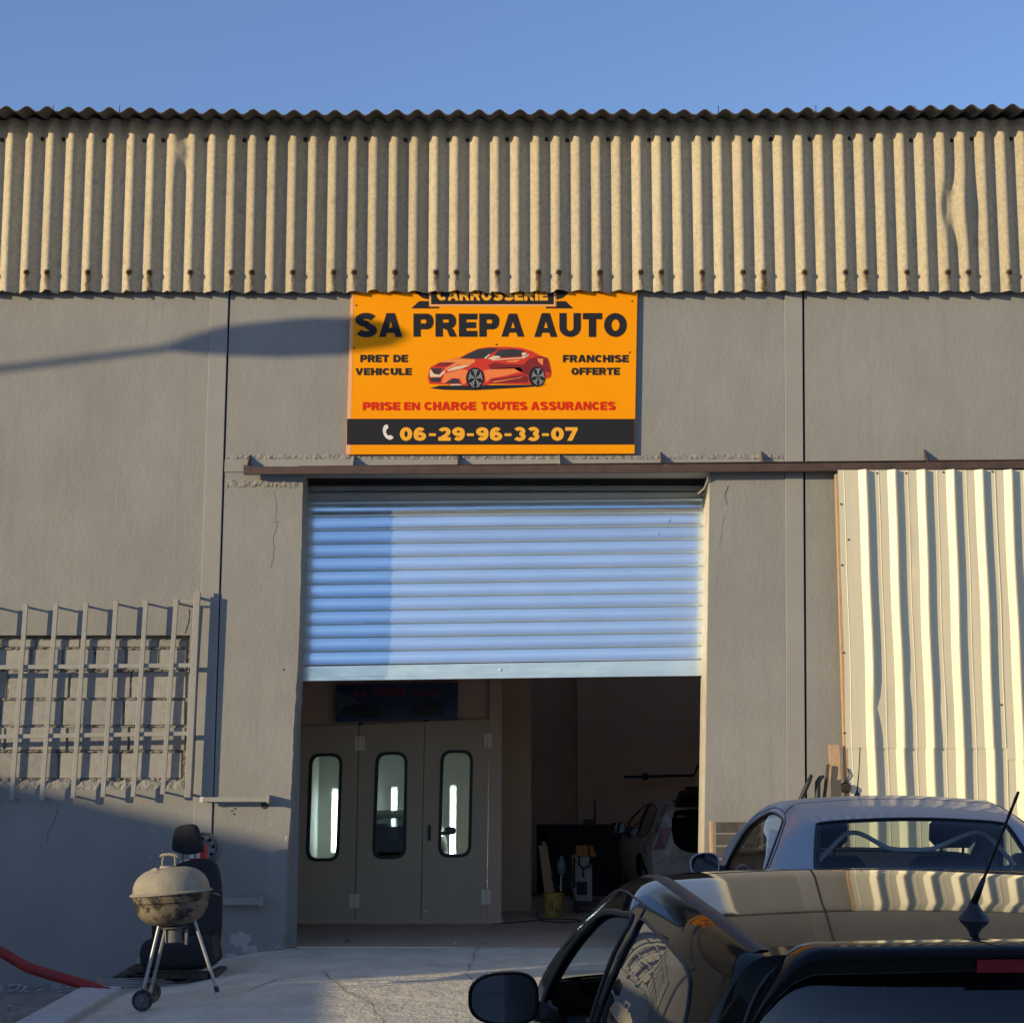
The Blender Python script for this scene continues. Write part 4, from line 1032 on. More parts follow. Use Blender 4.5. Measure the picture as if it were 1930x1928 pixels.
blobmesh('headrest', [(322, 1572), (328, 1559), (345, 1554), (358, 1554), (367, 1560), (373, 1580), (378, 1600), (372, 1607), (350, 1611), (325, 1605), (319, 1597)], SY + .10, SY + .20, FABRIC, ST, .03)
m = MB()
for px in (345, 368): m.tube([P(px - 1, 1640, SY + .14), P(px, 1600, SY + .15)], .007, 8)
m.out('headrest_post', RAIL, ST)
m = MB(); a, b = P(300, 1822, SY), P(412, 1838, SY - .1)
m.box(a.x, b.x, SY - .36, SY - .30, b.z, a.z, .004); m.box(b.x - .05, b.x + .02, SY - .36, SY + .2, b.z, b.z + .05, .006); m.box(a.x, a.x + .05, SY - .36, SY + .2, b.z, b.z + .05, .006); m.out('seat_runner', WOODG, ST)
blobmesh('side_bolster', [(400, 1770), (408, 1758), (416, 1765), (417, 1790), (412, 1812), (404, 1815), (398, 1795)], SY - .30, SY + .0, BLACKP, ST, .03)
m = MB(); a = P(411, 1690, SY); m.tube([P(400, 1683, SY - .05), P(409, 1684, SY - .07), P(414, 1688, SY - .06)], .008, 6); m.out('strap_clip', GREYPL, ST)

# spare steel wheel leaning on the wall and the red box
wY = -.50
wcen = P(383, 1598, wY); rad = P(414, 1598, wY).x - wcen.x
WT = thing('steel_wheel', 'bare grey steel car wheel leaning on the wall behind the headrest', 'wheel', (wcen.x, wY, GZ(wcen.x, wY)))
Mt = Matrix.Rotation(R(-8), 4, 'X')
m = MB(); m.lathe([(rad * .80, .14), (rad * .93, .13), (rad * 1.0, .12), (rad * 1.0, .02), (rad * .97, .0), (rad * .93, -.002), (rad * .90, .012), (rad * .82, .02), (rad * .80, .05)], wcen, 48, Mt, axis='y'); m.out('rim', STEELW, WT, smooth=True, sharp=50)
m = MB(); V = []; F = []
nd = 96; rings = [(rad * .84, .03), (rad * .74, .012), (rad * .70, .010), (rad * .50, .012), (rad * .44, .02), (rad * .3, .028), (rad * .12, .02)]
for (r_, h_) in rings:
    for k_ in range(nd):
        a = 2 * math.pi * k_ / nd; V.append(wcen + Mt @ Vector((r_ * math.cos(a), h_, r_ * math.sin(a))))
for j in range(len(rings) - 1):
    for k_ in range(nd):
        if j == 2 and (k_ % 12) < 5: continue       # ventilation slots
        F.append((j * nd + k_, j * nd + (k_ + 1) % nd, (j + 1) * nd + (k_ + 1) % nd, (j + 1) * nd + k_))
F.append(tuple((len(rings) - 1) * nd + k_ for k_ in range(nd)))
m.add(V, F); m.out('wheel_disc', STEELW, WT, smooth=True, sharp=50)
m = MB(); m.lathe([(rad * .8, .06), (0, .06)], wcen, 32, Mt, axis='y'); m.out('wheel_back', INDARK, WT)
BXY = -.85
m = MB(); a, b = P(357, 1592, BXY), P(386, 1621, BXY); m.box(a.x, b.x, BXY, BXY + .12, b.z - .0, a.z, .004); bx = m.out('oil_can', REDP, None); tag(bx, 'small red and white can propped between headrest and steel wheel', 'can')
m = MB(); a2, b2_ = P(357, 1607, BXY), P(377, 1617, BXY); m.box(a2.x, b2_.x, BXY - .003, BXY - .0005, b2_.z, a2.z); m.out('label_patch', WHITEP, bx)
m = MB(); m.lathe([(.013, -.004), (.013, -.001), (0, -.004)], P(383, 1600, BXY), 12, axis='y'); m.out('label_dot', WHITEP, bx)
m = MB(); m.box(P(345, 1619, -.9).x, P(386, 1619, -.9).x, -1.05, -.7, P(350, 1625, -.9).z, P(350, 1620.5, -.9).z, .003); m.box(P(360, 1700, -.8).x, P(380, 1700, -.8).x, -.95, -.8, GZ(-2.9, -.8), P(350, 1625, -.9).z)
tag(m.out('shelf_board', WHITEP), 'pale board behind the car seat carrying the red can', 'board')

# hose, mats, straw, block
hp = [(-520, 1600), (-400, 1655), (-280, 1700), (-160, 1735), (-60, 1762), (0, 1792), (50, 1822), (100, 1838), (150, 1852), (185, 1863), (214, 1871)]
m = MB(); pts = []
for i in range(len(hp) - 1):
    for j in range(6):
        t = j / 6; pts.append(P(hp[i][0] * (1 - t) + hp[i + 1][0] * t, hp[i][1] * (1 - t) + hp[i + 1][1] * t, -1.9 - .02 * i))
pts = [pts[0]] + [(pts[i - 1] + pts[i] * 2 + pts[i + 1]) * .25 for i in range(1, len(pts) - 1)] + [pts[-1]]
m.tube(pts, [.040] * (len(pts) - 5) + [.032, .030, .036, .034, .03], 14)
m.lathe([(0, -.03), (.05, -.03), (.05, .03), (0, .03)], pts[0], 14, axis='x')
tag(m.out('red_hose', HOSE, None, smooth=True), 'thick dark red ribbed hose running down from the left to the kerb', 'hose')
m = MB(); r4 = random.Random(9); c = P(186, 1862, -1.95)
for i in range(34):
    a = r4.uniform(0, 6.28); L_ = r4.uniform(.05, .13); d = Vector((math.cos(a) * .5 - .1, -.2 * r4.random(), math.sin(a))); p0 = c + Vector((r4.uniform(-.05, .05), r4.uniform(-.05, 0), r4.uniform(-.03, .03)))
    m.tube([p0, p0 + d * L_ * .5 + Vector((0, 0, .008)), p0 + d * L_], .0022, 4)
stuff(tag(m.out('straw', WOOD), 'wisps of dry straw caught on the end of the red hose', 'straw'))
mats_ = [((212, 1843), (300, 1850), .010, 0), ((225, 1836), (352, 1843), .010, .03), ((238, 1830), (384, 1832), .012, -.03), ((262, 1824), (388, 1822), .012, .05), ((250, 1848), (365, 1852), .014, -.06), ((300, 1815), (390, 1812), .012, .08)]
lab = ['lowest mat, sticking out furthest left', 'second mat from the bottom', 'longest mat, curled at its right end', 'wide mat just under the seat', 'thick black mat lying nearest the barbecue wheel', 'topmost short mat tucked under the seat']
for i, ((x0, y0), (x1, y1), th, tw) in enumerate(mats_):
    Y0 = -1.55 - .12 * (i % 3); a, b = P(x0, y0, Y0), P(x1, y1, Y0); m = MB(); V = []; F = []; n = 14
    for j in range(n + 1):
        t = j / n; z = max(a.z + (b.z - a.z) * t, GZ(a.x + (b.x - a.x) * t, Y0) + .008) + .006 * math.sin(t * 9 + i) + (.03 * max(0, t - .8) * 5 if i == 2 else 0)
        for (dy, dz_) in ((0, 0), (.45, .01), (.45, .01 + th), (0, th)): V.append(Vector((a.x + (b.x - a.x) * t, Y0 + dy + tw * t, z + dz_)))
    for j in range(n):
        for k_ in range(4): F.append((j * 4 + k_, (j + 1) * 4 + k_, (j + 1) * 4 + (k_ + 1) % 4, j * 4 + (k_ + 1) % 4))
    F += [(0, 1, 2, 3), tuple(n * 4 + k_ for k_ in (3, 2, 1, 0))]
    m.add(V, F); tag(m.out('rubber_mat', [BLACKP, WOODG, RUBBER][i % 3]), 'dark floor mat under the car seat: ' + lab[i], 'mat', 'flat mats stacked under the car seat')
m = MB()
for i in range(5):
    a = P(185 + 6 * i, 1846 + 3 * i, -1.9); b = P(300 + 12 * i, 1842 + 3 * i, -1.7); m.tube([a, b], .004, 5)
tag(m.out('metal_rods', GREYST), 'bundle of thin metal rods lying across the mats by the kerb', 'rods')
m = MB(); a, b = P(257, 1806, -1.4), P(272, 1832, -1.4); m.box(a.x, b.x, -1.4, -1.3, b.z - .02, a.z, .008); tag(m.out('concrete_lump', STONE), 'small pale concrete lump left of the car seat', 'lump')
m = MB(); c = PZ(655, 1776, .012); m.tube([c + Vector((.02 * math.cos(a), 0, .012 + .016 * math.sin(a))) for a in lin(-.5, 4, 9)], .005, 6); tag(m.out('floor_ring', RUSTD), 'small rusty ring lying on the workshop threshold', 'ring')
m = MB(); c = PZ(858, 1777, .006); m.box(c.x - .02, c.x + .02, c.y - .01, c.y + .01, .005, .014, .003); tag(m.out('stone_chip', WHITEP), 'tiny white chip on the threshold in the middle of the doorway', 'stone')
m = MB(); pts = [PZ(530, 1926, -.02), PZ(545, 1920, -.015), PZ(562, 1921, -.02), PZ(572, 1925, -.025)]; pts = [Vector((p.x, p.y, GZ(p.x, p.y) + .012 + .01 * (i % 2))) for i, p in enumerate(pts)]
m.tube(pts, .004, 6); tag(m.out('wire_scrap', BLACKP), 'short curled scrap of black wire on the concrete in front', 'wire')

# ------------------------------------------------------------------ spray booth
YBo = 3.2
BO = thing('spray_booth', 'brown spray booth inside the garage with three narrow windowed doors', 'spray booth', P(740, 1738, YBo))
ca = lambda x, y: (530 + x / 3.504, 1250 + y / 3.504)
def slope(px, yl, yr_): return yl + (yr_ - yl) * (px - 540) / 378
leaf = [((470, 1372), (676, 1366), (668, 1741), (455, 1745)), ((677.5, 1366), (800, 1360), (792.5, 1736), (669.5, 1741)), ((801, 1360), (922, 1355), (917, 1731.5), (794, 1736))]
wins = [((584, 1420), (645, 1420), (638, 1622), (577, 1622)), ((709, 1417.5), (767.5, 1417), (764, 1617), (702, 1618)), ((831.5, 1414), (891, 1414), (887, 1614), (826, 1615))]
def roundq(qd, rpx, n=8, Y=YBo):
    """rounded quadrilateral"""
    out = []
    for i in range(4):
        p0, p1, p2 = Vector((*qd[i - 1], 0)), Vector((*qd[i], 0)), Vector((*qd[(i + 1) % 4], 0))
        a = p1 + (p0 - p1).normalized() * rpx; b = p1 + (p2 - p1).normalized() * rpx
        for j in range(n + 1):
            t = j / n; out.append(a * (1 - t) ** 2 + p1 * (2 * t * (1 - t)) + b * t * t)
    return [P(p.x, p.y, Y) for p in out]
def ring(o_, i_, d):
    """ring between two equal loops extruded by d"""
    n = len(o_); V = list(o_) + list(i_) + [v + d for v in o_] + [v + d for v in i_]; F = []
    for i in range(n):
        j = (i + 1) % n; F += [(i, j, n + j, n + i), (2 * n + i, 3 * n + i, 3 * n + j, 2 * n + j), (i, 2 * n + i, 2 * n + j, j), (n + i, n + j, 3 * n + j, 3 * n + i)]
    return V, F
def resample_quad(qd, n, Y):
    """loop on a quad matching roundq's vertex order: corner i gets its n+1 points spread about the corner"""
    out = []
    for i in range(4):
        p0, p1, p2 = Vector((*qd[i - 1], 0)), Vector((*qd[i], 0)), Vector((*qd[(i + 1) % 4], 0))
        for j in range(n + 1):
            t = j / n
            if t < .5: q_ = p1.lerp((p0 + p1) / 2, 1 - 2 * t)
            else: q_ = p1.lerp((p2 + p1) / 2, 2 * t - 1)
            out.append(q_)
    return [P(p.x, p.y, Y) for p in out]
for i, (lf, wq) in enumerate(zip(leaf, wins)):
    inner = roundq(wq, 22); outer = resample_quad(lf, 8, YBo)
    V, F = ring(outer, inner, Vector((0, .04, 0))); LF = make('door_leaf', V, F, BOOTHP, BO)
    def shrink(qd, s): return [(a + (s if k_ in (0, 3) else -s), b + (s if k_ < 2 else -s)) for k_, (a, b) in enumerate(qd)]
    o_ = roundq(shrink(wq, -1), 22, Y=YBo - .008); i_ = roundq(shrink(wq, 5), 17, Y=YBo - .008)
    V, F = ring(o_, i_, Vector((0, .05, 0))); make('window_seal', V, F, RUBBER, LF, smooth=False)
    g = roundq(shrink(wq, 4), 17, Y=YBo + .02); mb = MB(); mb.prism(g, (0, .004, 0)); mb.out('window_glass', GLASSB, LF)
    def hinge(px, py, w=15, h=27):
        m = MB(); a, b = P(px, py, YBo - .006), P(px + w, py + h, YBo - .006); m.box(a.x, (a.x + b.x) / 2 - .004, YBo - .012, YBo - .001, b.z, a.z, .003); m.box((a.x + b.x) / 2 + .004, b.x, YBo - .012, YBo - .001, b.z, a.z, .003); m.tube([Vector(((a.x + b.x) / 2, YBo - .014, b.z)), Vector(((a.x + b.x) / 2, YBo - .014, a.z))], .007, 8)
        for t in (.2, .5, .8):
            m.lathe([(.006, -.001), (0, -.002)], Vector(((a.x + b.x) / 2 + .022, YBo - .012, b.z + (a.z - b.z) * t)), 6, axis='y')
        m.out('hinge', HINGE, LF)
    if i == 0: hinge(549, 1391); hinge(536, 1688)
    if i == 1: hinge(668, 1387, 19); hinge(658, 1684, 19)
    if i == 2:
        hinge(912, 1381.5); hinge(907, 1676, 18, 28)
        m = MB(); a, b = P(807.5, 1554, YBo - .03), P(811.5, 1584, YBo - .03); m.box(a.x, b.x, YBo - .04, YBo - .02, b.z, a.z, .003); m.box(a.x, b.x, YBo - .02, YBo, a.z - .03, a.z - .015); m.box(a.x, b.x, YBo - .02, YBo, b.z + .015, b.z + .03); m.out('door_handle', RUBBER, LF)
        m = MB(); m.lathe([(.016, 0), (.016, -.006), (0, -.008)], P(803, 1717, YBo), 12, axis='y'); m.out('lock', HINGE, LF)
m = MB(); m.prism([P(430, 1385, YBo + .045), P(938, 1375, YBo + .072), P(938, 1180, YBo + .072), P(430, 1180, YBo + .045)], (0, .05, 0)); m.out('upper_panel', BOOTHC, BO)
m = MB(); m.prism([P(918, 1733, YBo - .004), P(945, 1733, YBo - .004), P(946, 1180, YBo - .004), P(924, 1180, YBo - .004)], (0, .07, 0), .003); m.out('corner_post', BOOTHC, BO)
m = MB(); a, b = P(430, 1743, YBo), P(948, 1731, YBo); m.box(a.x, b.x, YBo - .02, YBo + .06, .004, b.z - .003 if b.z > .02 else .02); m.out('sill_plate', BOOTHC, BO)
bx0, bx1 = P(430, 1500, YBo).x, P(943, 1500, YBo).x
zt = P(700, 1290, YBo).z
BE = 12.4
m = MB(); m.box(bx0, bx1, BE, BE + .05, 0, 2.75); m.box(bx1 - .05, bx1, YBo + .06, BE, 0, 2.75); m.box(bx0 - .05, bx0, YBo + .06, BE + .05, 0, 2.75); m.box(bx0, bx1, YBo + .06, BE + .05, 2.75, 2.8); m.box(bx0, bx1, YBo + .065, BE, .006, .02); m.out('booth_lining', BOOTHW, BO)
for (px, y0, y1, Y) in ((631, 1490, 1603, 12.1), (743, 1487, 1600, 12.2), (854, 1484, 1616, 12.1)):
    m = MB(); a, b = P(px, y0, Y), P(px - 3, y1, Y); m.tube([b, a], .026, 10); t_ = m.out('light_tube', TUBEL, BO, smooth=True)
    m = MB(); m.box(a.x - .05, a.x + .05, Y + .03, Y + .06, b.z - .04, a.z + .04); m.out('tube_housing', BOOTHW, BO)

for pa, pb in (((672.5, 1741), (680.5, 1362)), ((796, 1736), (804.5, 1357))):
    m = MB(); m.prism([P(pa[0] - 4, pa[1], YBo + .045), P(pa[0] + 3, pa[1], YBo + .045), P(pb[0] + 4, pb[1], YBo + .045), P(pb[0] - 5, pb[1], YBo + .045)], (0, .01, 0)); m.out('gap_blocker', RUBBER, BO)  # dark strips added behind the leaf gaps to stop booth light showing through
# blue banner over the booth doors
BY = YBo - .02
BN = thing('banner', 'dark blue banner with two cars and red lettering above the booth doors', 'banner', P(748, 1360, BY))
m = MB(); m.prism([P(633, 1361, BY), P(862, 1355, BY), P(863.5, 1286, BY), P(634.5, 1291, BY)], (0, .008, 0)); m.out('banner_sheet', NAVY, BN)
f6 = lambda x, y: (530 + x / 3.504, 1250 + y / 3.504)
art('light_beam', [[P(*f6(a, b), BY) for a, b in ((370, 175), (560, 280), (430, 280), (368, 340))]], BANL, .001, BN)
art('printed_car', [[P(*f6(a, b), BY) for a, b in ((395, 325), (400, 300), (440, 285), (480, 272), (560, 272), (600, 285), (655, 305), (655, 350), (600, 358), (420, 352))]], BANK, .0018, BN)
art('printed_car', [[P(*f6(a, b), BY) for a, b in ((862, 330), (870, 290), (900, 270), (940, 240), (1010, 238), (1060, 255), (1075, 300), (1070, 345), (900, 352))]], BANK, .0018, BN)
for t_, a, b in (('SA', 478, 570), ('PRÉPA', 598, 832), ('AUTO', 862, 1050)):
    yy = (178, 222) if t_ != 'PRÉPA' else (160, 222)
    (xa_, ya_), (xb2, yb2) = f6(a, yy[0]), f6(b, yy[1]); text(t_, xa_, xb2, ya_, yb2, BANR, BY, .0024, 'lettering', BN, bold=.03)

# ------------------------------------------------------------------ things standing in the workshop
ca7 = lambda x, y: (1000 + x / 5.676, 1480 + y / 5.676)
def I(x, y, Y): return P(*ca7(x, y), Y)
Yb = 4.2
bc = I(245, 1400, Yb); BK = thing('bucket', 'dirty yellow plastic bucket with dark print standing by the booth corner', 'bucket', (bc.x, Yb, .004))
r0, r1_ = (I(335, 1400, Yb).x - I(150, 1400, Yb).x) / 2, (I(352, 1150, Yb).x - I(138, 1150, Yb).x) / 2
zt_ = I(245, 1150, Yb).z
m = MB(); m.lathe([(0, .006), (r0, .006), (r1_ - .004, zt_ - .03), (r1_ + .006, zt_ - .028), (r1_ + .006, zt_ - .012), (r1_, zt_), (r1_ - .01, zt_ - .01), (r0, .1)], (bc.x, Yb, 0), 28); b_ = m.out('bucket_body', YBUCK, BK, smooth=True, sharp=40)
m = MB()
for x_, y_, w_, h_ in ((205, 1250, 8, 90), (228, 1250, 8, 90), (262, 1330, 40, 10), (300, 1300, 26, 8), (262, 1300, 20, 6), (205, 1235, 34, 8)):
    a, b = I(x_, y_, Yb - r1_ * .93), I(x_ + w_, y_ + h_, Yb - r1_ * .93); m.box(a.x, b.x, Yb - r1_ * .985, Yb - r1_ * .93, b.z, a.z)
m.out('bucket_print', INK, b_)
m = MB(); m.tube([Vector((bc.x + r1_ * math.cos(a), Yb - r1_ * .4 * math.sin(a), zt_ - .02 - .05 * math.sin(a))) for a in lin(0, math.pi, 12)], .003, 6); m.out('bucket_handle', RUSTD, BK)
def board(p0, p1, w, Y, Y2, m_, label, name='leaning_board', cat='board'):
    a, b = I(*p0, Y), I(*p1, Y2); k_ = MB(); wv = Vector((w, 0, 0)); k_.prism([a, a + wv, b + wv, b], (0, .03, 0), .002); tag(k_.out(name, m_), label, cat)
board((150, 1140), (85, 640), .10, 4.45, 4.9, WOOD, 'brown board leaning behind the yellow bucket')
board((215, 1130), (120, 600), .05, 4.6, 5.0, GREYST, 'grey metal length leaning right of the brown board', 'metal_length', 'metal bar')
YT = 4.6
TR = thing('folding_trestle', 'dark folding trestle stand with crossed legs between bucket and white machine', 'trestle', (I(400, 1300, YT).x, YT, .004))
for a, b in (((505, 1370), (385, 880)), ((250, 900), (200, 1120)), ((385, 890), (330, 1260)), ((240, 1080), (470, 1085)), ((265, 860), (410, 870))):
    m = MB(); m.tube([I(*a, YT - (.15 if a[1] > 1300 else 0)), I(*b, YT)], .014, 8); m.out('leg' if a[1] != 1080 else 'crossbar', BLACKP, TR)
SGN = thing('spray_gun', 'pale blue spray gun hanging with a white hose above the bucket', 'spray gun', I(330, 940, YT - .1))
m = MB(); c = I(332, 870, YT - .1); m.lathe([(.0, -.09), (.035, -.08), (.05, .0), (.045, .06), (.02, .08), (.02, .12), (0, .12)], c, 14); m.out('cup', mat('pale_blue', (.16, .23, .26), .4), SGN, smooth=True)
m = MB(); m.tube([c + Vector((0, 0, -.09)), I(325, 1000, YT - .1), I(322, 1130, YT - .12)], .010, 8); m.out('air_hose', WHITEP, SGN)
YM = 5.0
MC = thing('dent_puller', 'white wheeled workshop machine with dark recessed panel and hanging black leads', 'machine', (I(560, 1240, YM).x, YM, .004))
m = MB(); m.prism([I(455, 1235, YM), I(660, 1240, YM), I(660, 900, YM), I(630, 760, YM), I(450, 755, YM)], (0, .35, 0), .006); m.out('cabinet', mat('machine_white', (.36, .35, .32), .5), MC)
m = MB(); g = [I(a, b, YM - .004) for a, b in ((495, 1170), (605, 1172), (608, 1035), (600, 1028), (500, 1028), (492, 1036))]; m.prism(g, (0, .01, 0)); m.out('recess_panel', INDARK, MC)
m = MB(); m.tube([I(520, 760, YM - .03), I(515, 840, YM - .05), I(560, 885, YM - .06), I(625, 860, YM - .05), I(640, 790, YM - .03)], .012, 8); m.tube([I(560, 880, YM - .06), I(565, 980, YM - .05)], .010, 8); m.tube([I(470, 770, YM - .05), I(462, 960, YM - .06), I(470, 1080, YM - .05)], .013, 8)
m.tube([I(430, 740, YM), I(440, 1240, YM)], .012, 8); m.out('lead', BLACKP, MC, smooth=True)
m = MB(); m.tube([I(455, 740, YM), I(448, 1240, YM)], .010, 8); m.out('hanger', ALU, MC)
for x_ in (480, 730):
    m = MB(); c = I(x_, 1275, YM - .05); c.z = .045; m.lathe([(.0, -.015), (.04, -.015), (.04, .015), (0, .015)], c, 14, axis='y'); m.out('castor', BLACKP if x_ < 500 else ALU, MC)
m = MB(); m.box(I(455, 0, YM).x, I(735, 0, YM).x, YM - .03, YM + .36, .06, I(0, 1240, YM).z); m.out('base', BLACKP, MC)
m = MB(); a, b = I(485, 645, YM - .01), I(620, 762, YM - .01); m.box(a.x, b.x, YM - .02, YM + .2, b.z, a.z, .01); m.prism([I(630, 640, YM), I(665, 650, YM), I(710, 755, YM), I(640, 765, YM)], (0, .12, 0), .004); tag(m.out('orange_toolbox', ORBOX), 'orange brown box lying on top of the white machine', 'box')
m = MB(); a, b = I(180, 420, 8.2), I(1240, 1305, 8.2); m.box(a.x, b.x, 8.2, 8.8, .01, a.z - .0, .01); m.box(I(200, 0, 8.1).x, I(830, 0, 8.1).x, 8.10, 8.2, I(0, 745, 8.1).z, I(0, 715, 8.1).z)
tag(m.out('workbench', INDARK), 'long dark workbench along the back wall of the garage', 'workbench')
m = MB(); m.tube([I(528, 600, 8.0), I(530, 470, 8.0), I(545, 430, 8.0), I(580, 415, 8.0)], .012, 8); m.lathe([(.0, -.05), (.09, -.05), (.06, .05), (0, .05)], I(625, 400, 8.0), 12); tag(m.out('bench_lamp', RAIL, None, smooth=True), 'bent bench lamp standing on the dark workbench', 'lamp')
m = MB(); a = I(1690, 10, 6.8); m.box(a.x, a.x + .9, 6.8, 7.3, .01, a.z, .01); tag(m.out('cabinet', INDARK), 'tall black cabinet behind the white car inside the garage', 'cabinet')
m = MB(); pts = [PZ(930, 1741, .012), PZ(985, 1736, .012), PZ(1040, 1731, .012), PZ(1085, 1732, .012), PZ(1096, 1736, .012), PZ(1060, 1738, .012), PZ(1022, 1735, .012), PZ(1010, 1725, .012), PZ(1015, 1712, .012)]

sm = []
for i in range(len(pts) - 1):
    for j in range(5): sm.append(pts[i].lerp(pts[i + 1], j / 5))
m.tube(sm, .006, 6); tag(m.out('floor_cable', BLACKP, None, smooth=True), 'thin dark cable snaking across the garage floor by the bucket', 'cable')

# ------------------------------------------------------------------ street lamp outside the left edge, its shadow falls on the wall
tip = P(772, 627); KX, KZ = 1 / math.tan(SUN_AZ), math.tan(SUN_EL) / math.sin(SUN_AZ)
src = lambda y, w: Vector((w.x + y * KX, y, w.z - y * KZ))
sy = -3.6
T_ = src(sy, tip); v1 = Vector((.75, .85, 0))
def back(px, py, y): return src(y, P(px, py))
H0, H1, A0 = back(322, 656, sy - 1.0), T_, back(-420, 748, sy - 2.0)
LP = thing('street_lamp', 'grey street lamp with long flat head reaching in from the left', 'street lamp', (A0.x - 1.0, A0.y - .6, -.4))
m = MB(); pb = Vector((A0.x - 1.0, A0.y - .6, -.4)); m.tube([pb, pb + Vector((0, 0, 3)), Vector((pb.x, pb.y, A0.z - .6)), A0 + Vector((-.5, -.3, -.1)), A0], [.09, .075, .055, .045, .04], 14); m.out('pole', GREYST, LP, smooth=True)
m = MB(); m.tube([A0, H0], .032, 10); m.out('arm', GREYST, LP, smooth=True)
m = MB(); V = []; F = []
ax = (H1 - H0); L_ = ax.length; ax.normalize(); sdv = ax.cross(Vector((0, 0, 1))).normalized(); up = sdv.cross(ax)
pf = [(0, .04, .04), (.08, .07, .08), (.2, .13, .12), (.4, .19, .165), (.65, .21, .18), (.82, .19, .15), (.92, .12, .09), (1, .01, .01)]
for t, w, h_ in pf:
    for k_ in range(16):
        a = 2 * math.pi * k_ / 16; V.append(H0 + ax * (L_ * t) + sdv * (w * math.cos(a)) + up * (h_ * math.sin(a) * (1.0 if math.sin(a) > 0 else .8)))
for j in range(len(pf) - 1):
    for k_ in range(16): F.append((j * 16 + k_, j * 16 + (k_ + 1) % 16, (j + 1) * 16 + (k_ + 1) % 16, (j + 1) * 16 + k_))
m.add(V, F); m.out('lamp_head', GREYST, LP, smooth=True)

# ------------------------------------------------------------------ unseen shade blocks added off the left edge; building across the street (mirrored)
def simple_block(name, label, cat, x0, x1, y0, y1, h, wall, floors=0, bays=0, face='y+', z0=-1.0):
    t = thing(name, label, cat, ((x0 + x1) / 2, (y0 + y1) / 2, z0)); m = MB(); m.box(x0, x1, y0, y1, z0, h); m.out('wall', wall, t)
    m = MB(); m.box(x0 - .15, x1 + .15, y0 - .15, y1 + .15, h, h + .18, .02); m.out('parapet', GREYST, t)
    for i in range(floors):
        for j in range(bays):
            z = z0 + 1.9 + i * 3.0
            if face == 'y+': c = x0 + (x1 - x0) * (j + .5) / bays; bx_ = (c - .7, c + .7, y1 - .02, y1 + .03)
            else: c = y0 + (y1 - y0) * (j + .5) / bays; bx_ = (x1 - .02, x1 + .03, c - .7, c + .7)
            m = MB(); m.box(bx_[0], bx_[1], bx_[2], bx_[3], z, z + 1.4); w = m.out('window', INDARK, t)
    return t
simple_block('wall_shade_block', 'low unseen block added beyond the left edge to shade the lower wall', 'building', -25, -22, -13.85, -.35, 1.30 + 17.35 * math.tan(SUN_EL) / math.cos(SUN_AZ), PLASTER, 1, 3, 'x')  # unseen block, sized so its shadow edge lies across the lower left wall
m = MB(); m.box(-7.2, -7.0, -13, -5.45, -.9, 1.27, .01); tag(m.out('ground_shade_wall', PLASTER2), 'low unseen wall added left of the forecourt to shade it', 'wall')  # unseen wall added to shade the ground left of the sunlit patch
simple_block('car_shade_block', 'pale unseen block added on the left to keep the cars in shade', 'building', -23, -20, -60, -17.8, 10, CREAM, 3, 9, 'x')  # unseen block added to shade the cars, pale so it bounces light
simple_block('terrace_building', 'long cream building across the street behind the viewer', 'building', -14, 30, -60, -50, 4.6, CREAM, 0, 0, 'y+')
# ------------------------------------------------------------------ cars: panels cut from smooth body surfaces
def pip(p, poly):
    x, y = p; c = False; n = len(poly); j = n - 1
    for i in range(n):
        xi, yi = poly[i]; xj, yj = poly[j]
        if (yi > y) != (yj > y) and x < (xj - xi) * (y - yi) / (yj - yi) + xi: c = not c
        j = i
    return c
def dens(poly, st, close=True):
    out = []; n = len(poly)
    for i in range(n if close else n - 1):
        a, b = poly[i], poly[(i + 1) % n]; k = max(1, int(math.hypot(b[0] - a[0], b[1] - a[1]) / st))
        for j in range(k): out.append((a[0] + (b[0] - a[0]) * j / k, a[1] + (b[1] - a[1]) * j / k))
    if not close: out.append(poly[-1])
    return out
def smooth2(poly, k=5, close=True):
    n = len(poly); out = []
    for i in range(n if close else n - 1):
        g = lambda q: poly[q % n] if close else poly[min(max(q, 0), n - 1)]
        p0, p1, p2, p3 = g(i - 1), g(i), g(i + 1), g(i + 2)
        for j in range(k):
            t = j / k
            out.append(tuple(.5 * ((2 * p1[c]) + (p2[c] - p0[c]) * t + (2 * p0[c] - 5 * p1[c] + 4 * p2[c] - p3[c]) * t * t + (3 * p1[c] - p0[c] - 3 * p2[c] + p3[c]) * t ** 3) for c in (0, 1)))
    if not close: out.append(poly[-1])
    return out
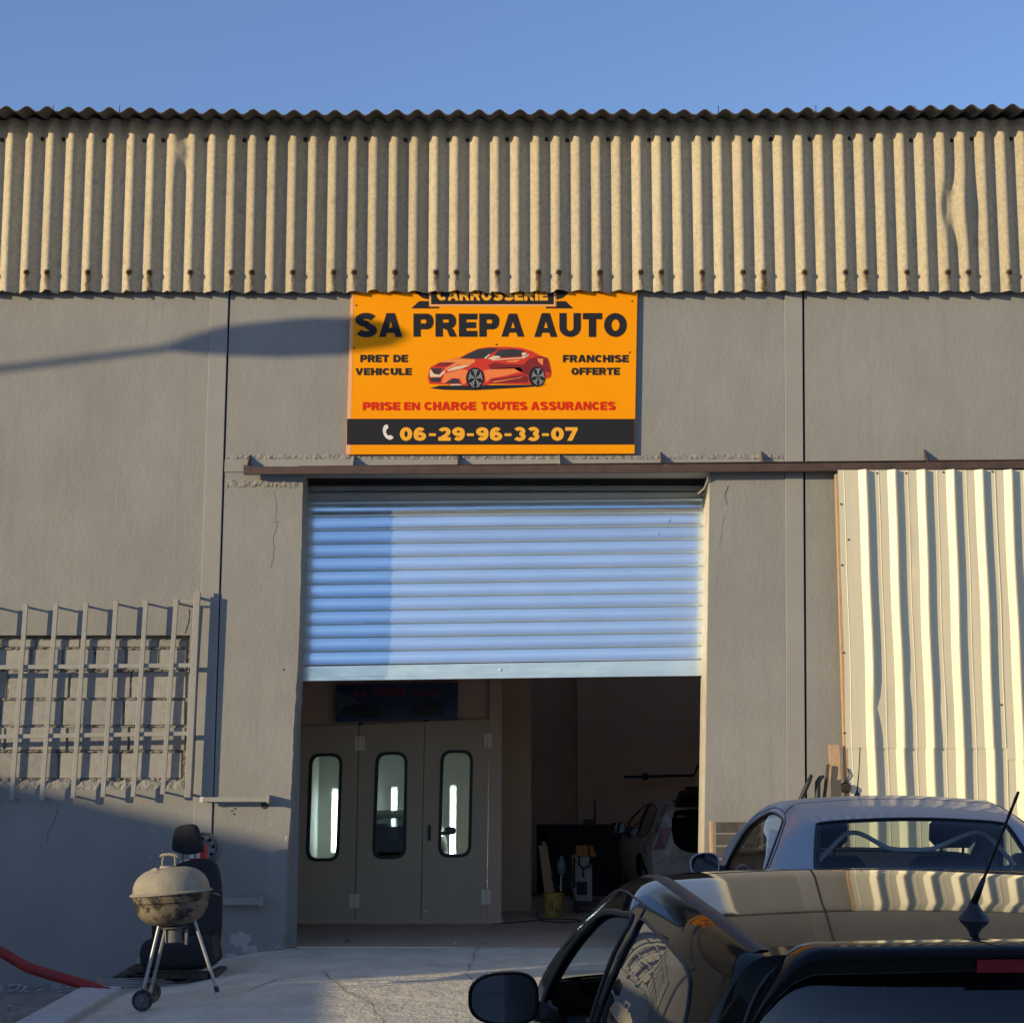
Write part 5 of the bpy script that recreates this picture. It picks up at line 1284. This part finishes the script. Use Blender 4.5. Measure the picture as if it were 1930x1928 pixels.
def patch(name, outer, holes, fn, st, m_, par, sg=1, lining=None, off=0.0, thick=.016):
    outer = dens(outer, st); holes = [dens(h, st) for h in holes]
    pts = []; edges = []
    for L_ in [outer] + holes:
        n0 = len(pts); pts += L_; edges += [(n0 + i, n0 + (i + 1) % len(L_)) for i in range(len(L_))]
    x0 = min(p[0] for p in outer); x1 = max(p[0] for p in outer); y0 = min(p[1] for p in outer); y1 = max(p[1] for p in outer)
    nx = int((x1 - x0) / st); ny = int((y1 - y0) / st)
    bset = pts[:]
    cell = {}
    for p in bset: cell.setdefault((int(p[0] / st), int(p[1] / st)), []).append(p)
    for i in range(1, nx + 1):
        for j in range(1, ny + 1):
            p = (x0 + (i - .5) * st, y0 + (j - .5) * st)
            c0, c1 = int(p[0] / st), int(p[1] / st); near = False
            for a in (-1, 0, 1):
                for b in (-1, 0, 1):
                    for q_ in cell.get((c0 + a, c1 + b), ()):
                        if (q_[0] - p[0]) ** 2 + (q_[1] - p[1]) ** 2 < (st * .45) ** 2: near = True
            if near: continue
            pts.append(p)
    vs, _, fs, *_ = delaunay_2d_cdt([Vector(p) for p in pts], edges, [], 0, 1e-6)
    keep = []
    for f in fs:
        c = (sum(vs[i].x for i in f) / 3, sum(vs[i].y for i in f) / 3)
        if pip(c, outer) and not any(pip(c, h) for h in holes): keep.append(tuple(f))
    used = sorted({i for f in keep for i in f}); ix = {a: b for b, a in enumerate(used)}
    V = []; Nn = []; e = .004
    for i in used:
        u, v = vs[i]; p = Vector(fn(u, v))
        du = Vector(fn(u + e, v)) - Vector(fn(u - e, v)); dv = Vector(fn(u, v + e)) - Vector(fn(u, v - e))
        n = du.cross(dv); n = n.normalized() * sg if n.length > 1e-12 else Vector((0, 0, 1))
        V.append(p - n * off); Nn.append(n)
    F = []
    for f in keep:
        a, b, c = (ix[i] for i in f); fnn = (V[b] - V[a]).cross(V[c] - V[a])
        F.append((a, b, c) if fnn.dot(Nn[a] + Nn[b] + Nn[c]) > 0 else (a, c, b))
    mi = [0] * len(F); mats = [m_]
    if lining:
        n0 = len(V); V += [V[i] - Nn[i] * thick for i in range(n0)]; Nn += [-n for n in Nn[:n0]]
        F += [(a + n0, c + n0, b + n0) for a, b, c in F]; mi += [1] * (len(F) - len(mi)); mats.append(lining)
    o = make(name, V, F, mats, par, smooth=True, mi=mi)
    try: o.data.normals_split_custom_set_from_vertices([tuple(n) for n in Nn])
    except Exception as ex: print('normals', ex)
    return o
VS = .5    # scale of the side parameter
def build_car(sp, loc, yaw, pit, name, label, paint_, group=None):
    C = thing(name, label, 'car', loc, group, rot=(pit, 0, yaw))
    xr, zr, xb, zb, bow = sp['xr'], sp['zr'], sp['xb'], sp['zb'], sp['bow']
    Lc, y0, cr = sp['L'], sp['y0'], sp['crown']; zs = .20
    def side(y, v, sgn=-1):
        t = v / VS; h = zr(y) - zb(y)
        p0 = (xr(y), zr(y)); p1 = (xr(y) + sp['b1'](y), zr(y) - sp['d1'] * min(1, h / .4)); p2 = (xb(y) - sp['b2'] * h, zb(y) + .5 * h); p3 = (xb(y), zb(y))
        a = (1 - t) ** 3; b = 3 * t * (1 - t) ** 2; c = 3 * t * t * (1 - t); d = t ** 3
        return Vector((sgn * (a * p0[0] + b * p1[0] + c * p2[0] + d * p3[0]), y, a * p0[1] + b * p1[1] + c * p2[1] + d * p3[1]))
    def low_(y, v, sgn=-1):
        t = v / .7; z = zb(y) + (zs - zb(y)) * t
        x = xb(y) + .055 * math.sin(math.pi * min(1, max(0, t) * 1.1) ** .8) - .05 * t * t
        return Vector((sgn * x, y, z))
    W_ = .55
    def top(u, y):
        s = u / W_; return Vector((s * xr(y), y + bow(y) * (1 - s * s), zr(y) + cr(y) * (1 - s * s)))
    yh, yA = sp['yh'], sp['yA']; yr = sp['yr']
    P_, LN = paint_, HEADL
    # roof
    ro = patch('roof', [(-W_, yr), (W_, yr), (W_, yh), (-W_, yh)], [], top, .05, P_, C, 1, LN)
    for yy in sp.get('roof_seams', []):
        m = MB(); m.tube([top(u, yy) + Vector((0, 0, -.0015)) for u in lin(-W_, W_, 30)], .003, 6); m.out('roof_seam', SEAL, ro)
    # windscreen with frame
    ws_o = [(-W_, yh), (W_, yh), (W_, yA), (-W_, yA)]
    k1 = .014; ws_i = smooth2([(-W_ + k1 + .01, yh + .03), (0, yh + .02), (W_ - k1 - .01, yh + .03), (W_ - k1, yA - .10), (W_ - k1 - .06, yA - .04), (0, yA - .03), (-W_ + k1 + .06, yA - .04), (-W_ + k1, yA - .10)], 4)
    patch('windscreen_frame', ws_o, [ws_i], top, .05, P_, C, 1, LN)
    patch('windscreen', ws_i, [], top, .06, GLASS, C, 1, off=.003)
    # bonnet
    patch('bonnet', [(-W_, yA), (W_, yA), (W_, Lc - .02), (-W_, Lc - .02)], [], top, .08, P_, C, 1)
    if sp['notch']:
        yd = sp['yd']
        o = [(-W_, yd), (W_, yd), (W_, yr), (-W_, yr)]; a, b = yd + .03, yr - .012
        i_ = smooth2([(-.49, a + .01), (-.3, a), (0, a - .004), (.3, a), (.49, a + .01), (.515, a + .06), (.50, b - .05), (.46, b), (.25, b + .004), (0, b + .006), (-.25, b + .004), (-.46, b), (-.50, b - .05), (-.515, a + .06)], 4)
        patch('rear_window_frame', o, [i_], top, .04, P_, C, 1, LN)
        rw = patch('rear_window', i_, [], top, .05, GLASS, C, 1, off=.002)
        band = [(x * .955, a + .05 + (y - a - .05) * .93 if y > a + .04 else a + .045) for x, y in i_]
        patch('window_band', [(x * .998, y) for x, y in i_], [band], lambda u, v: top(u, v) - Vector((0, 0, .003)), .04, SEAL, rw, 1)
        m = MB(); m.tube([top(x, y) for x, y in i_], .007, 6, close=True); m.out('window_seal', SEAL, rw)
        patch('boot_lid', [(-W_, y0), (W_, y0), (W_, yd), (-W_, yd)], [], top, .06, P_, C, 1)
        m = MB(); m.tube([top(u, .62) for u in lin(-W_ * .92, W_ * .92, 20)], .0035, 6); m.out('lid_seam', SEAL, C)
    # sides
    for sgn in (-1, 1):
        f_ = lambda u, v, s=sgn: side(u, v, s); q_ = lambda u, v, s=sgn: low_(u, v, s)
        nsg = 1 if sgn > 0 else -1
        nsg = -nsg
        wins = [smooth2([(a, b * VS) for a, b in w['pts']], w.get('k', 5)) for w in sp['wins']]
        bp = patch('side_panel', [(y0, 0), (Lc - .02, 0), (Lc - .02, VS), (y0, VS)], wins, f_, .045, P_, C, nsg, LN, thick=.03)
        for w, pl in zip(sp['wins'], wins):
            if w.get('open'): continue
            g = patch(w['name'], pl, [], f_, .05, w['glass'], C, nsg, off=.004)
            if w.get('seal', .006):
                m = MB(); m.tube([f_(*p) for p in dens(pl, .05)], w.get('seal', .006), 6, close=True); m.out('window_seal', SEAL, g)
        for w, pl in zip(sp['wins'], wins):
            if w.get('open'):
                m = MB(); cx = sum(p[0] for p in pl) / len(pl); cv = sum(p[1] for p in pl) / len(pl)
                for d_, r_ in ((1.0, .008), (1.03, .006)):
                    m.tube([f_(cx + (p[0] - cx) * d_, cv + (p[1] - cv) * d_) - Vector((sgn * (.004 if d_ == 1 else 0), 0, 0)) for p in dens(pl, .05)], r_, 8, close=True)
                m.out('window_frame', SEAL, bp, smooth=True)
        for sm_ in sp['seams']:
            m = MB(); m.tube([f_(a, b * VS) for a, b in dens(smooth2(sm_, 4, False), .04, False)], .0032, 6, caps=True); m.out('door_seam', SEAL, bp)
        arches = []
        for wy_ in sp['wheels']:
            c = []
            for i in range(26):
                a = 2 * math.pi * i / 26; z = .31 + .37 * math.sin(a); y = wy_ + .37 * math.cos(a); t = (zb(y) - z) / (zb(y) - zs); c.append((y, t * .7))
            arches.append(c)
        patch('lower_side', [(y0, 0), (Lc - .02, 0), (Lc - .02, .7), (y0, .7)], arches, q_, .08, P_, C, nsg)
        if sp.get('ditch'):
            ya, yb = sp['ditch']; V = []; F = []
            for i in range(31):
                y = ya + (yb - ya) * i / 30; a = Vector((sgn * (xr(y) - .024), y, zr(y) + .0035)); b = side(y, .028 * VS, sgn); n = Vector((sgn * .25, 0, .97))
                V += [a - n * .003, a + n * .001, (a + b) / 2 + n * .0035, b + n * .001, b - n * .003]
            for i in range(30):
                for k_ in range(4): F.append((i * 5 + k_, i * 5 + k_ + 1, (i + 1) * 5 + k_ + 1, (i + 1) * 5 + k_))
            make('roof_moulding', V, [f[::-1] for f in F] if sgn > 0 else F, BLACKP, C, smooth=True)
            m = MB(); m.tube([Vector((sgn * (xr(y) - .026), y, zr(y) + .001)) for y in lin(ya, yb, 30)], .0025, 5); m.out('roof_seam', SEAL, C)
        for wy_ in sp['wheels']:
            c = Vector((sgn * (xb(wy_) - .09), wy_, .30)); m = MB()
            m.lathe([(.19, -.09), (.29, -.095), (.30, -.06), (.30, .06), (.29, .095), (.19, .09)], c, 30, axis='x'); wh = m.out('wheel', TYRE, C, smooth=True, sharp=40)
            m = MB(); m.lathe([(.20, sgn * .085), (.18, sgn * .06), (0, sgn * .05)], c, 24, axis='x')
            for i in range(5):
                a = i * 2 * math.pi / 5; d = Vector((0, math.cos(a), math.sin(a))); m.tube([c + Vector((sgn * .075, 0, 0)), c + d * .19 + Vector((sgn * .08, 0, 0))], .022, 6)
            m.out('wheel_rim', STEELW, wh)
    # tail and nose
    def tailf(u, v):
        s = u / W_; t = v
        a = side(y0, min(v, VS), 1) if v <= VS else low_(y0, v - VS, 1)
        k = min(v / VS, 1)
        d = sp['tail_bow'] * (.15 + .85 * k) * max(0, 1 - s * s) ** .9 if v <= VS else sp['tail_bow'] * max(0, 1 - s * s) ** .9
        return Vector((s * a.x, y0 - d, a.z + cr(y0) * (1 - s * s) * max(0, 1 - k)))
    rw_ = sp.get('rwin'); e_ = W_ - .0005
    holes = [smooth2([(a, b * VS) for a, b in rw_], 4)] if rw_ else []
    if sp.get('hatch_open'): holes = [smooth2([(a, b * VS) for a, b in sp['hatch_open']], 4)]
    tl = patch('tailgate', [(-e_, 0.001), (e_, 0.001), (e_, VS + .68), (-e_, VS + .68)], holes, tailf, .045, P_, C, -1, LN)
    if rw_:
        rg = patch('rear_window', holes[0], [], tailf, .05, sp.get('rglass', GLASSD), C, -1, off=.001)
        m = MB(); m.tube([tailf(*p) for p in dens(holes[0], .05)], .006, 6, close=True); m.out('window_seal', SEAL, rg)
        cx_ = 0; band = [(x * .90, .02 + v * .93) for x, v in holes[0]]
        patch('window_band', holes[0], [band], lambda u, v: tailf(u, v) + Vector((0, .006, 0)), .05, SEAL, rg, -1)
    def nosef(u, v):
        s = u / W_; y = Lc - .02
        a = side(y, min(v, VS), 1) if v <= VS else low_(y, v - VS, 1)
        d = .32 * max(0, 1 - s * s) ** .8 * min(1, .3 + v / VS * .7)
        return Vector((s * a.x, y + d, a.z + cr(y) * (1 - s * s) * max(0, 1 - v / VS)))
    patch('nose', [(-e_, 0.001), (e_, 0.001), (e_, VS + .68), (-e_, VS + .68)], [], nosef, .08, P_, C, 1)
    for sgn in (-1, 1):
        m = MB(); pts = [nosef(sgn * a, b) + Vector((0, .004, 0)) for a, b in ((.30, .62), (.50, .60), (.52, .70), (.32, .74))]; m.prism(pts, (0, .02, 0), .004); m.out('headlight', GLASSD, C)
        m = MB(); pts = [tailf(sgn * a, b) + Vector((0, -.006, 0)) for a, b in sp.get('tlamp', ((.47, .50), (.545, .48), (.545, .75), (.46, .72)))]; m.prism(pts, (0, -.018, 0), .004); m.out('tail_lamp', LAMP, C)
    m = MB(); g = tailf(0, VS + .35); m.box(-.26, .26, g.y - .012, g.y - .002, g.z - .055, g.z + .055, .003); m.out('number_plate', WHITEP, C)
    # interior
    zf = zb(1.5) - .52; hw_ = xb(1.5) - .08
    m = MB(); m.box(-hw_, hw_, y0 + .15, yA - .1, zf - .03, zf, .01); m.out('cabin_floor', HEADL, C)
    m = MB(); zd = zb(yA - .3); m.box(-hw_, hw_, yA - .62, yA - .05, zd - .30, zd - .03, .05); m.box(-hw_ + .05, -.15, yA - .66, yA - .45, zd - .05, zd + .03, .03)
    m.tube([Vector((-.36 + .18 * math.cos(a), yA - .78 + .05 * math.sin(a), zd - .03 + .17 * math.sin(a))) for a in lin(0, 2 * math.pi, 25)[:-1]], .014, 8, close=True); m.out('dashboard', BLACKP, C)
    for sx in (-.36, .36):
        for sy_ in sp['seats']:
            h_ = sp['seat_h']; m = MB(); Ms = Matrix.Translation((sx, sy_, zf + .25)) @ Matrix.Rotation(R(12), 4, 'X')
            m.box(-.24, .24, -.06, .08, 0, h_, .05, Ms); m.box(-.24, .24, 0, .50, -.12, .06, .05, Matrix.Translation((sx, sy_, zf + .25)))
            m.box(-.13, .13, -.04, .06, h_ + .05, h_ + .22, .04, Ms); m.tube([Ms @ Vector((-.06, .01, h_ - .02)), Ms @ Vector((-.06, .01, h_ + .1))], .008, 6); m.tube([Ms @ Vector((.06, .01, h_ - .02)), Ms @ Vector((.06, .01, h_ + .1))], .008, 6)
            m.out('seat', FABRIC, C)
    # door mirrors
    for sgn in (-1, 1):
        mx, my, mz, aw, ah, dp = sp['mirror']; c = Vector((sgn * mx, my, mz)); V = []; F = []; n = 32
        st_ = [(0.90, .000), (.97, -.008), (1.0, .0), (1.0, .02), (.96, .05), (.85, .085), (.65, .11), (.35, .125), (.02, .13)]
        for s, y in st_:
            for k_ in range(n):
                a = 2 * math.pi * k_ / n; ca_, sa_ = math.cos(a), math.sin(a); e = .72
                V.append(c + Vector((aw * s * abs(ca_) ** e * (1 if ca_ > 0 else -1) , y * dp - .0, ah * s * abs(sa_) ** e * (1 if sa_ > 0 else -1) * (1 - .12 * sgn * ca_))))
        for j in range(len(st_) - 1):
            for k_ in range(n): F.append((j * n + k_, j * n + (k_ + 1) % n, (j + 1) * n + (k_ + 1) % n, (j + 1) * n + k_))
        mo = make('door_mirror', V, F, sp.get('mirror_mat', P_), C, smooth=True)
        g = [c + Vector((v.x - c.x, .004, v.z - c.z)) for v in V[:n]]; m = MB(); m.prism(g, (0, .004, 0)); m.out('mirror_glass', MIRR, mo)
        m = MB(); m.tube([c + Vector((-sgn * aw * .8, .04, -ah * .45)), c + Vector((-sgn * (aw + .05), .05, -ah * .75)), Vector((sgn * (xb(my) - .02), my + .06, mz - ah * .7))], [.035, .032, .05], 10); m.out('mirror_arm', BLACKP, mo, smooth=True)
    return C, side, top, tailf, low_

cz = lambda v: (lambda y: v)
# --- black hatchback in the foreground
S2 = dict(L=3.66, y0=.10, notch=False, yh=1.86, yA=3.02, yr=.10, VS=.5, tail_bow=.22,
 xr=crv([0,.15,.6,1.2,1.75,2.1,2.5,2.95,3.2,3.66],[.52,.55,.575,.575,.56,.58,.655,.755,.77,.66]),
 zr=crv([0,.15,.6,1.2,1.75,2.1,2.5,2.95,3.2,3.66],[1.42,1.435,1.458,1.457,1.425,1.352,1.185,.945,.845,.68]),
 xb=crv([0,.15,.5,1.2,2.2,2.85,3.1,3.66],[.68,.74,.80,.825,.825,.81,.79,.68]),
 zb=crv([0,1,2,3.1,3.66],[.98,.95,.90,.80,.62]), b1=crv([0,.6,1.75,2.1,2.6,3.1,3.66],[.08,.125,.13,.115,.09,.03,.01]), d1=.02, b2=.12,
 crown=crv([0,.15,1.8,2.0,3,3.66],[.02,.022,.022,.03,.03,.03]), bow=crv([0,1.75,1.95,2.9,3.1,3.66],[0,0,.02,.10,.10,.0]),
 wheels=(.62, 2.94), seats=(1.75, .75), seat_h=.52, ditch=(.14, 1.98), roof_seams=[1.52],
 wins=[dict(name='door_glass', open=True, glass=GLASS, pts=[(1.17,.33),(1.37,.345),(1.7,.375),(2.0,.425),(2.25,.52),(2.47,.68),(2.60,.86),(2.56,.95),(1.9,.96),(1.25,.96),(1.22,.80),(1.185,.55)]),
       dict(name='quarter_glass', glass=GLASSD, seal=.005, pts=[(1.035,.295),(.86,.292),(.70,.297),(.55,.305),(.42,.32),(.34,.35),(.29,.40),(.25,.52),(.25,.70),(.30,.85),(.42,.93),(.80,.95),(1.13,.95),(1.11,.80),(1.06,.55),(1.02,.40)])],
 seams=[[(1.18,.97),(1.115,.77),(1.06,.6),(1.03,.43),(1.06,.29),(1.12,.225),(1.35,.225),(1.7,.215),(2.1,.21),(2.5,.22),(2.85,.30),(3.0,.5)]],
 rwin=[(-.40,.095),(0,.075),(.40,.095),(.485,.15),(.505,.5),(.49,.92),(.40,.98),(0,.99),(-.40,.98),(-.49,.92),(-.505,.5),(-.485,.15)], rglass=GLASSR,
 mirror=(.950, 2.33, .975, .115, .085, 1.0), mirror_mat=BLACKCAR)
CZ, sideC, topC, tailC, lowC = build_car(S2, (1.058, -12.6, -.375), R(3.45), R(3.2), 'black_hatchback', 'black three door hatchback with roof aerial and open window, nearest the viewer', BLACKCAR)
m = MB(); m.box(-.58, .58, .22, .60, .93, .955, .01); m.lathe([(.10, .0), (.095, .02), (.03, .008), (0, .02)], (-.18, .42, .956), 24); m.lathe([(.10, .0), (.095, .02), (.03, .008), (0, .02)], (.38, .42, .956), 24); m.out('parcel_shelf', HEADL, CZ)
# spoiler over the rear window, brake lamp, aerial
m = MB(); V = []; F = []
pth = []
for i in range(-26, 27):
    s = i / 26; x = s * .545; a = abs(s)
    dr = max(0, (a - .80) / .20); pth.append((x * (1 + .075 * dr), .045 - .10 * max(0, 1 - s * s) ** .8 * .5 + .05 * dr ** 2, 1.462 - .012 * s * s - .155 * dr ** 2.2, 1 - .35 * dr))
sec = [(.09, .004), (.03, .009), (-.02, .006), (-.045, -.001), (-.052, -.008), (-.048, -.014), (-.030, -.018), (-.022, -.042), (-.012, -.047), (.05, -.047)]
for (x, y, z, k_) in pth:
    for (dy, dz_) in sec: V.append(Vector((x, y + dy * k_, z + dz_ * (k_ * .6 + .4))))
n = len(sec)
for i in range(len(pth) - 1):
    for k_ in range(n): F.append((i * n + k_, i * n + (k_ + 1) % n, (i + 1) * n + (k_ + 1) % n, (i + 1) * n + k_))
F += [tuple(range(n)), tuple((len(pth) - 1) * n + k_ for k_ in range(n))[::-1]]
m.add(V, F); SPO = m.out('rear_spoiler', BLACKCAR, CZ, smooth=True, sharp=35)
m = MB(); V = []
for i in range(13):
    x = -.142 + .284 * i / 12; yb_ = .045 - .05 * (1 - (x / .545) ** 2) ** .8 - .040; V += [Vector((x, yb_ + .016, 1.462 - .017)), Vector((x, yb_ + .004, 1.462 - .019)), Vector((x, yb_ + .008, 1.462 - .045)), Vector((x, yb_ + .03, 1.462 - .047))]
F = []
for i in range(12):
    for k_ in range(4): F.append((i * 4 + k_, i * 4 + (k_ + 1) % 4, (i + 1) * 4 + (k_ + 1) % 4, (i + 1) * 4 + k_))
F += [(0, 1, 2, 3), (51, 50, 49, 48)]
m.add(V, F); m.out('brake_lamp', LAMP, SPO)
bA = topC(-.02, .36)
m = MB(); m.lathe([(.034, -.006), (.034, .0), (.030, .008), (.018, .020), (.011, .032), (.009, .040)], bA + Vector((0, -.0, 0)), 20); ba = m.out('aerial_base', BLACKP, CZ, smooth=True)
t0 = bA + Vector((0, -.003, .036)); dr_ = Vector((.26, -.42, .95)).normalized(); m = MB()
pts = [t0 + dr_ * .28 * i / 16 for i in range(17)]
m.tube([t0, t0 + dr_ * .03, t0 + dr_ * .06], [.0085, .0075, .0055], 10); m.tube(pts, [.0050 if i < 4 else .0030 + .0008 * (i % 2) for i in range(17)], 8); m.out('aerial_mast', RUBBER, CZ, smooth=True)

# --- silver blue hardtop in front of the doorway
S3 = dict(L=3.92, y0=.06, notch=True, yh=2.14, yA=3.0, yr=1.22, yd=.80, tail_bow=.16,
 xr=crv([0,.4,.8,1.22,1.6,2.05,2.4,2.98,3.3,3.92],[.54,.60,.61,.555,.545,.555,.63,.77,.76,.58]),
 zr=crv([0,.4,.8,1.22,1.5,1.8,2.1,2.4,2.98,3.3,3.92],[1.0,1.045,1.06,1.325,1.40,1.44,1.435,1.36,1.10,.96,.74]),
 xb=crv([0,.3,.8,1.5,2.4,3.3,3.92],[.66,.77,.83,.84,.845,.80,.62]),
 zb=crv([0,.8,1.8,2.98,3.92],[.98,1.02,1.0,.95,.68]), b1=crv([0,.8,1.22,1.6,2.1,2.6,3.1,3.92],[.03,.06,.10,.12,.14,.10,.03,.01]), d1=.025, b2=.16,
 crown=crv([0,.8,1.22,2,3,3.92],[.02,.03,.028,.03,.04,.04]), bow=crv([0,.7,.8,1.22,1.9,2.1,2.9,3.1,3.92],[0,-.05,-.07,-.03,0,.04,.12,.12,0]),
 wheels=(.72, 3.2), seats=(1.9,), seat_h=.40, roof_seams=[1.62],
 wins=[dict(name='door_glass', glass=GLASS, seal=.007, pts=[(1.457,.28),(1.62,.284),(1.85,.32),(2.14,.46),(2.32,.63),(2.50,.83),(2.46,.93),(1.8,.95),(1.08,.94),(1.05,.77),(1.22,.51),(1.37,.33)])],
 seams=[[(.98,.97),(.98,.80),(1.16,.50),(1.36,.28),(1.52,.20),(1.60,.03)], [(2.62,.96),(2.5,.72),(2.2,.38),(1.9,.24),(1.53,.20)]],
 mirror=(.955, 2.50, 1.06, .088, .070, .9), mirror_mat=SILVERCAR)
TG, sideT, topT, tailT, lowT = build_car(S3, (2.105, -7.95, -.10), R(0), R(0), 'silver_coupe', 'silver blue hardtop coupe with roll hoops seen through its rear window', SILVERCAR)
m = MB()
for r_ in ([(-.50, 1.10), (-.456, 1.14), (-.34, 1.26), (-.30, 1.275), (-.24, 1.27), (-.12, 1.20), (-.07, 1.183), (.12, 1.183), (.17, 1.20), (.33, 1.27), (.38, 1.278), (.43, 1.262), (.53, 1.155), (.57, 1.10)],):
    pts = [Vector((x, 1.33, z)) for x, z in r_]
    m.tube([Vector((*(a for a in p),)) if False else p for p in [pts[0]] + [pts[i].lerp(pts[i + 1], k_) for i in range(len(pts) - 1) for k_ in (.25, .5, .75)] + [pts[-1]]], .013, 10)
m.out('roll_hoop', CHROME, TG, smooth=True)
m = MB(); m.box(-.60, .60, 1.0, 1.34, .92, 1.04, .03); m.box(-.10, .10, 2.10, 2.14, 1.33, 1.385, .012); m.out('rear_shelf', BLACKP, TG)
m = MB(); c = topT(-.13, 1.98); m.lathe([(.02, -.003), (.018, .008), (.007, .02), (.006, .03)], c, 14); t0 = c + Vector((0, 0, .025)); m.tube([t0, t0 + Vector((.02, .03, .12)), t0 + Vector((.035, .055, .25))], [.0045, .003, .0028], 6); m.out('aerial', BLACKP, TG, smooth=True)

# --- stripped white car in the workshop
S4 = dict(S2); S4 = {**S2, 'rwin': None, 'tail_bow': .12, 'roof_seams': [],
 'zr': crv([0,.15,.6,1.2,1.75,2.1,2.5,2.95,3.2,3.66],[1.14,1.19,1.25,1.28,1.26,1.21,1.11,.97,.90,.74]),
 'zb': crv([0,1,2,3.1,3.66],[.84,.82,.82,.83,.68]),
 'wins': [dict(name='door_glass', glass=GLASSD, pts=[(1.25,.25),(1.6,.24),(2.0,.28),(2.35,.45),(2.52,.8),(2.45,.95),(1.3,.95),(1.24,.6)]), dict(name='quarter_glass', glass=GLASSD, pts=[(1.12,.24),(.7,.25),(.45,.33),(.36,.50),(.36,.75),(.5,.9),(1.1,.93),(1.14,.6)])],
 'hatch_open': [(-.42,.10),(0,.07),(.42,.10),(.47,.25),(.42,.9),(.36,1.15),(.25,1.3),(0,1.33),(-.25,1.3),(-.36,1.15),(-.42,.9),(-.47,.25)], 'ditch': None,
 'tlamp': ((.44,.36),(.53,.36),(.545,.62),(.46,.60)), 'mirror': (.93, 2.35, .93, .10, .07, .9), 'mirror_mat': BLACKP}
wc_ = P(1236, 1600, 4.3)
WC, sideW, topW, tailW, lowW = build_car(S4, (wc_.x + .74, 4.35, .004), R(2.5), 0, 'white_car', 'dusty white car under repair with tailgate raised and rear bumper off, inside the garage', WHITECAR)
m = MB(); hp_ = [topW(-.50, .14) + Vector((0, 0, .01)), topW(.50, .14) + Vector((0, 0, .01)), topW(.50, .14) + Vector((0, -.42, .16)), topW(-.50, .14) + Vector((0, -.42, .16))]
m.prism(hp_, (0, .02, .04), .006); m.out('raised_tailgate', RUBBER, WC)
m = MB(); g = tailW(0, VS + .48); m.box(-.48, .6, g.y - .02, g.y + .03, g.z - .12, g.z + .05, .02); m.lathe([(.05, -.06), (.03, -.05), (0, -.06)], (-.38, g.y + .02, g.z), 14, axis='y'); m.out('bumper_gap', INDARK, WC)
# --- car parked in the lit booth
S5 = {**S4, 'hatch_open': None, 'rwin': S2['rwin'], 'tail_bow': .2}
S5['wins'] = [dict(w, open=False) for w in S2['wins']]
GC, *_ = build_car(S5, (P(733, 1600, 8.8).x, 8.7, .03), 0, 0, 'grey_car', 'dark grey car parked inside the lit spray booth, seen through the middle window', GREYCAR)
GC.scale = (.84, .84, .84)
print('triangles', sum(len(o.data.loop_triangles) if False else len(o.data.polygons) for o in bpy.data.objects if o.type == 'MESH'), 'objects', len(bpy.data.objects))
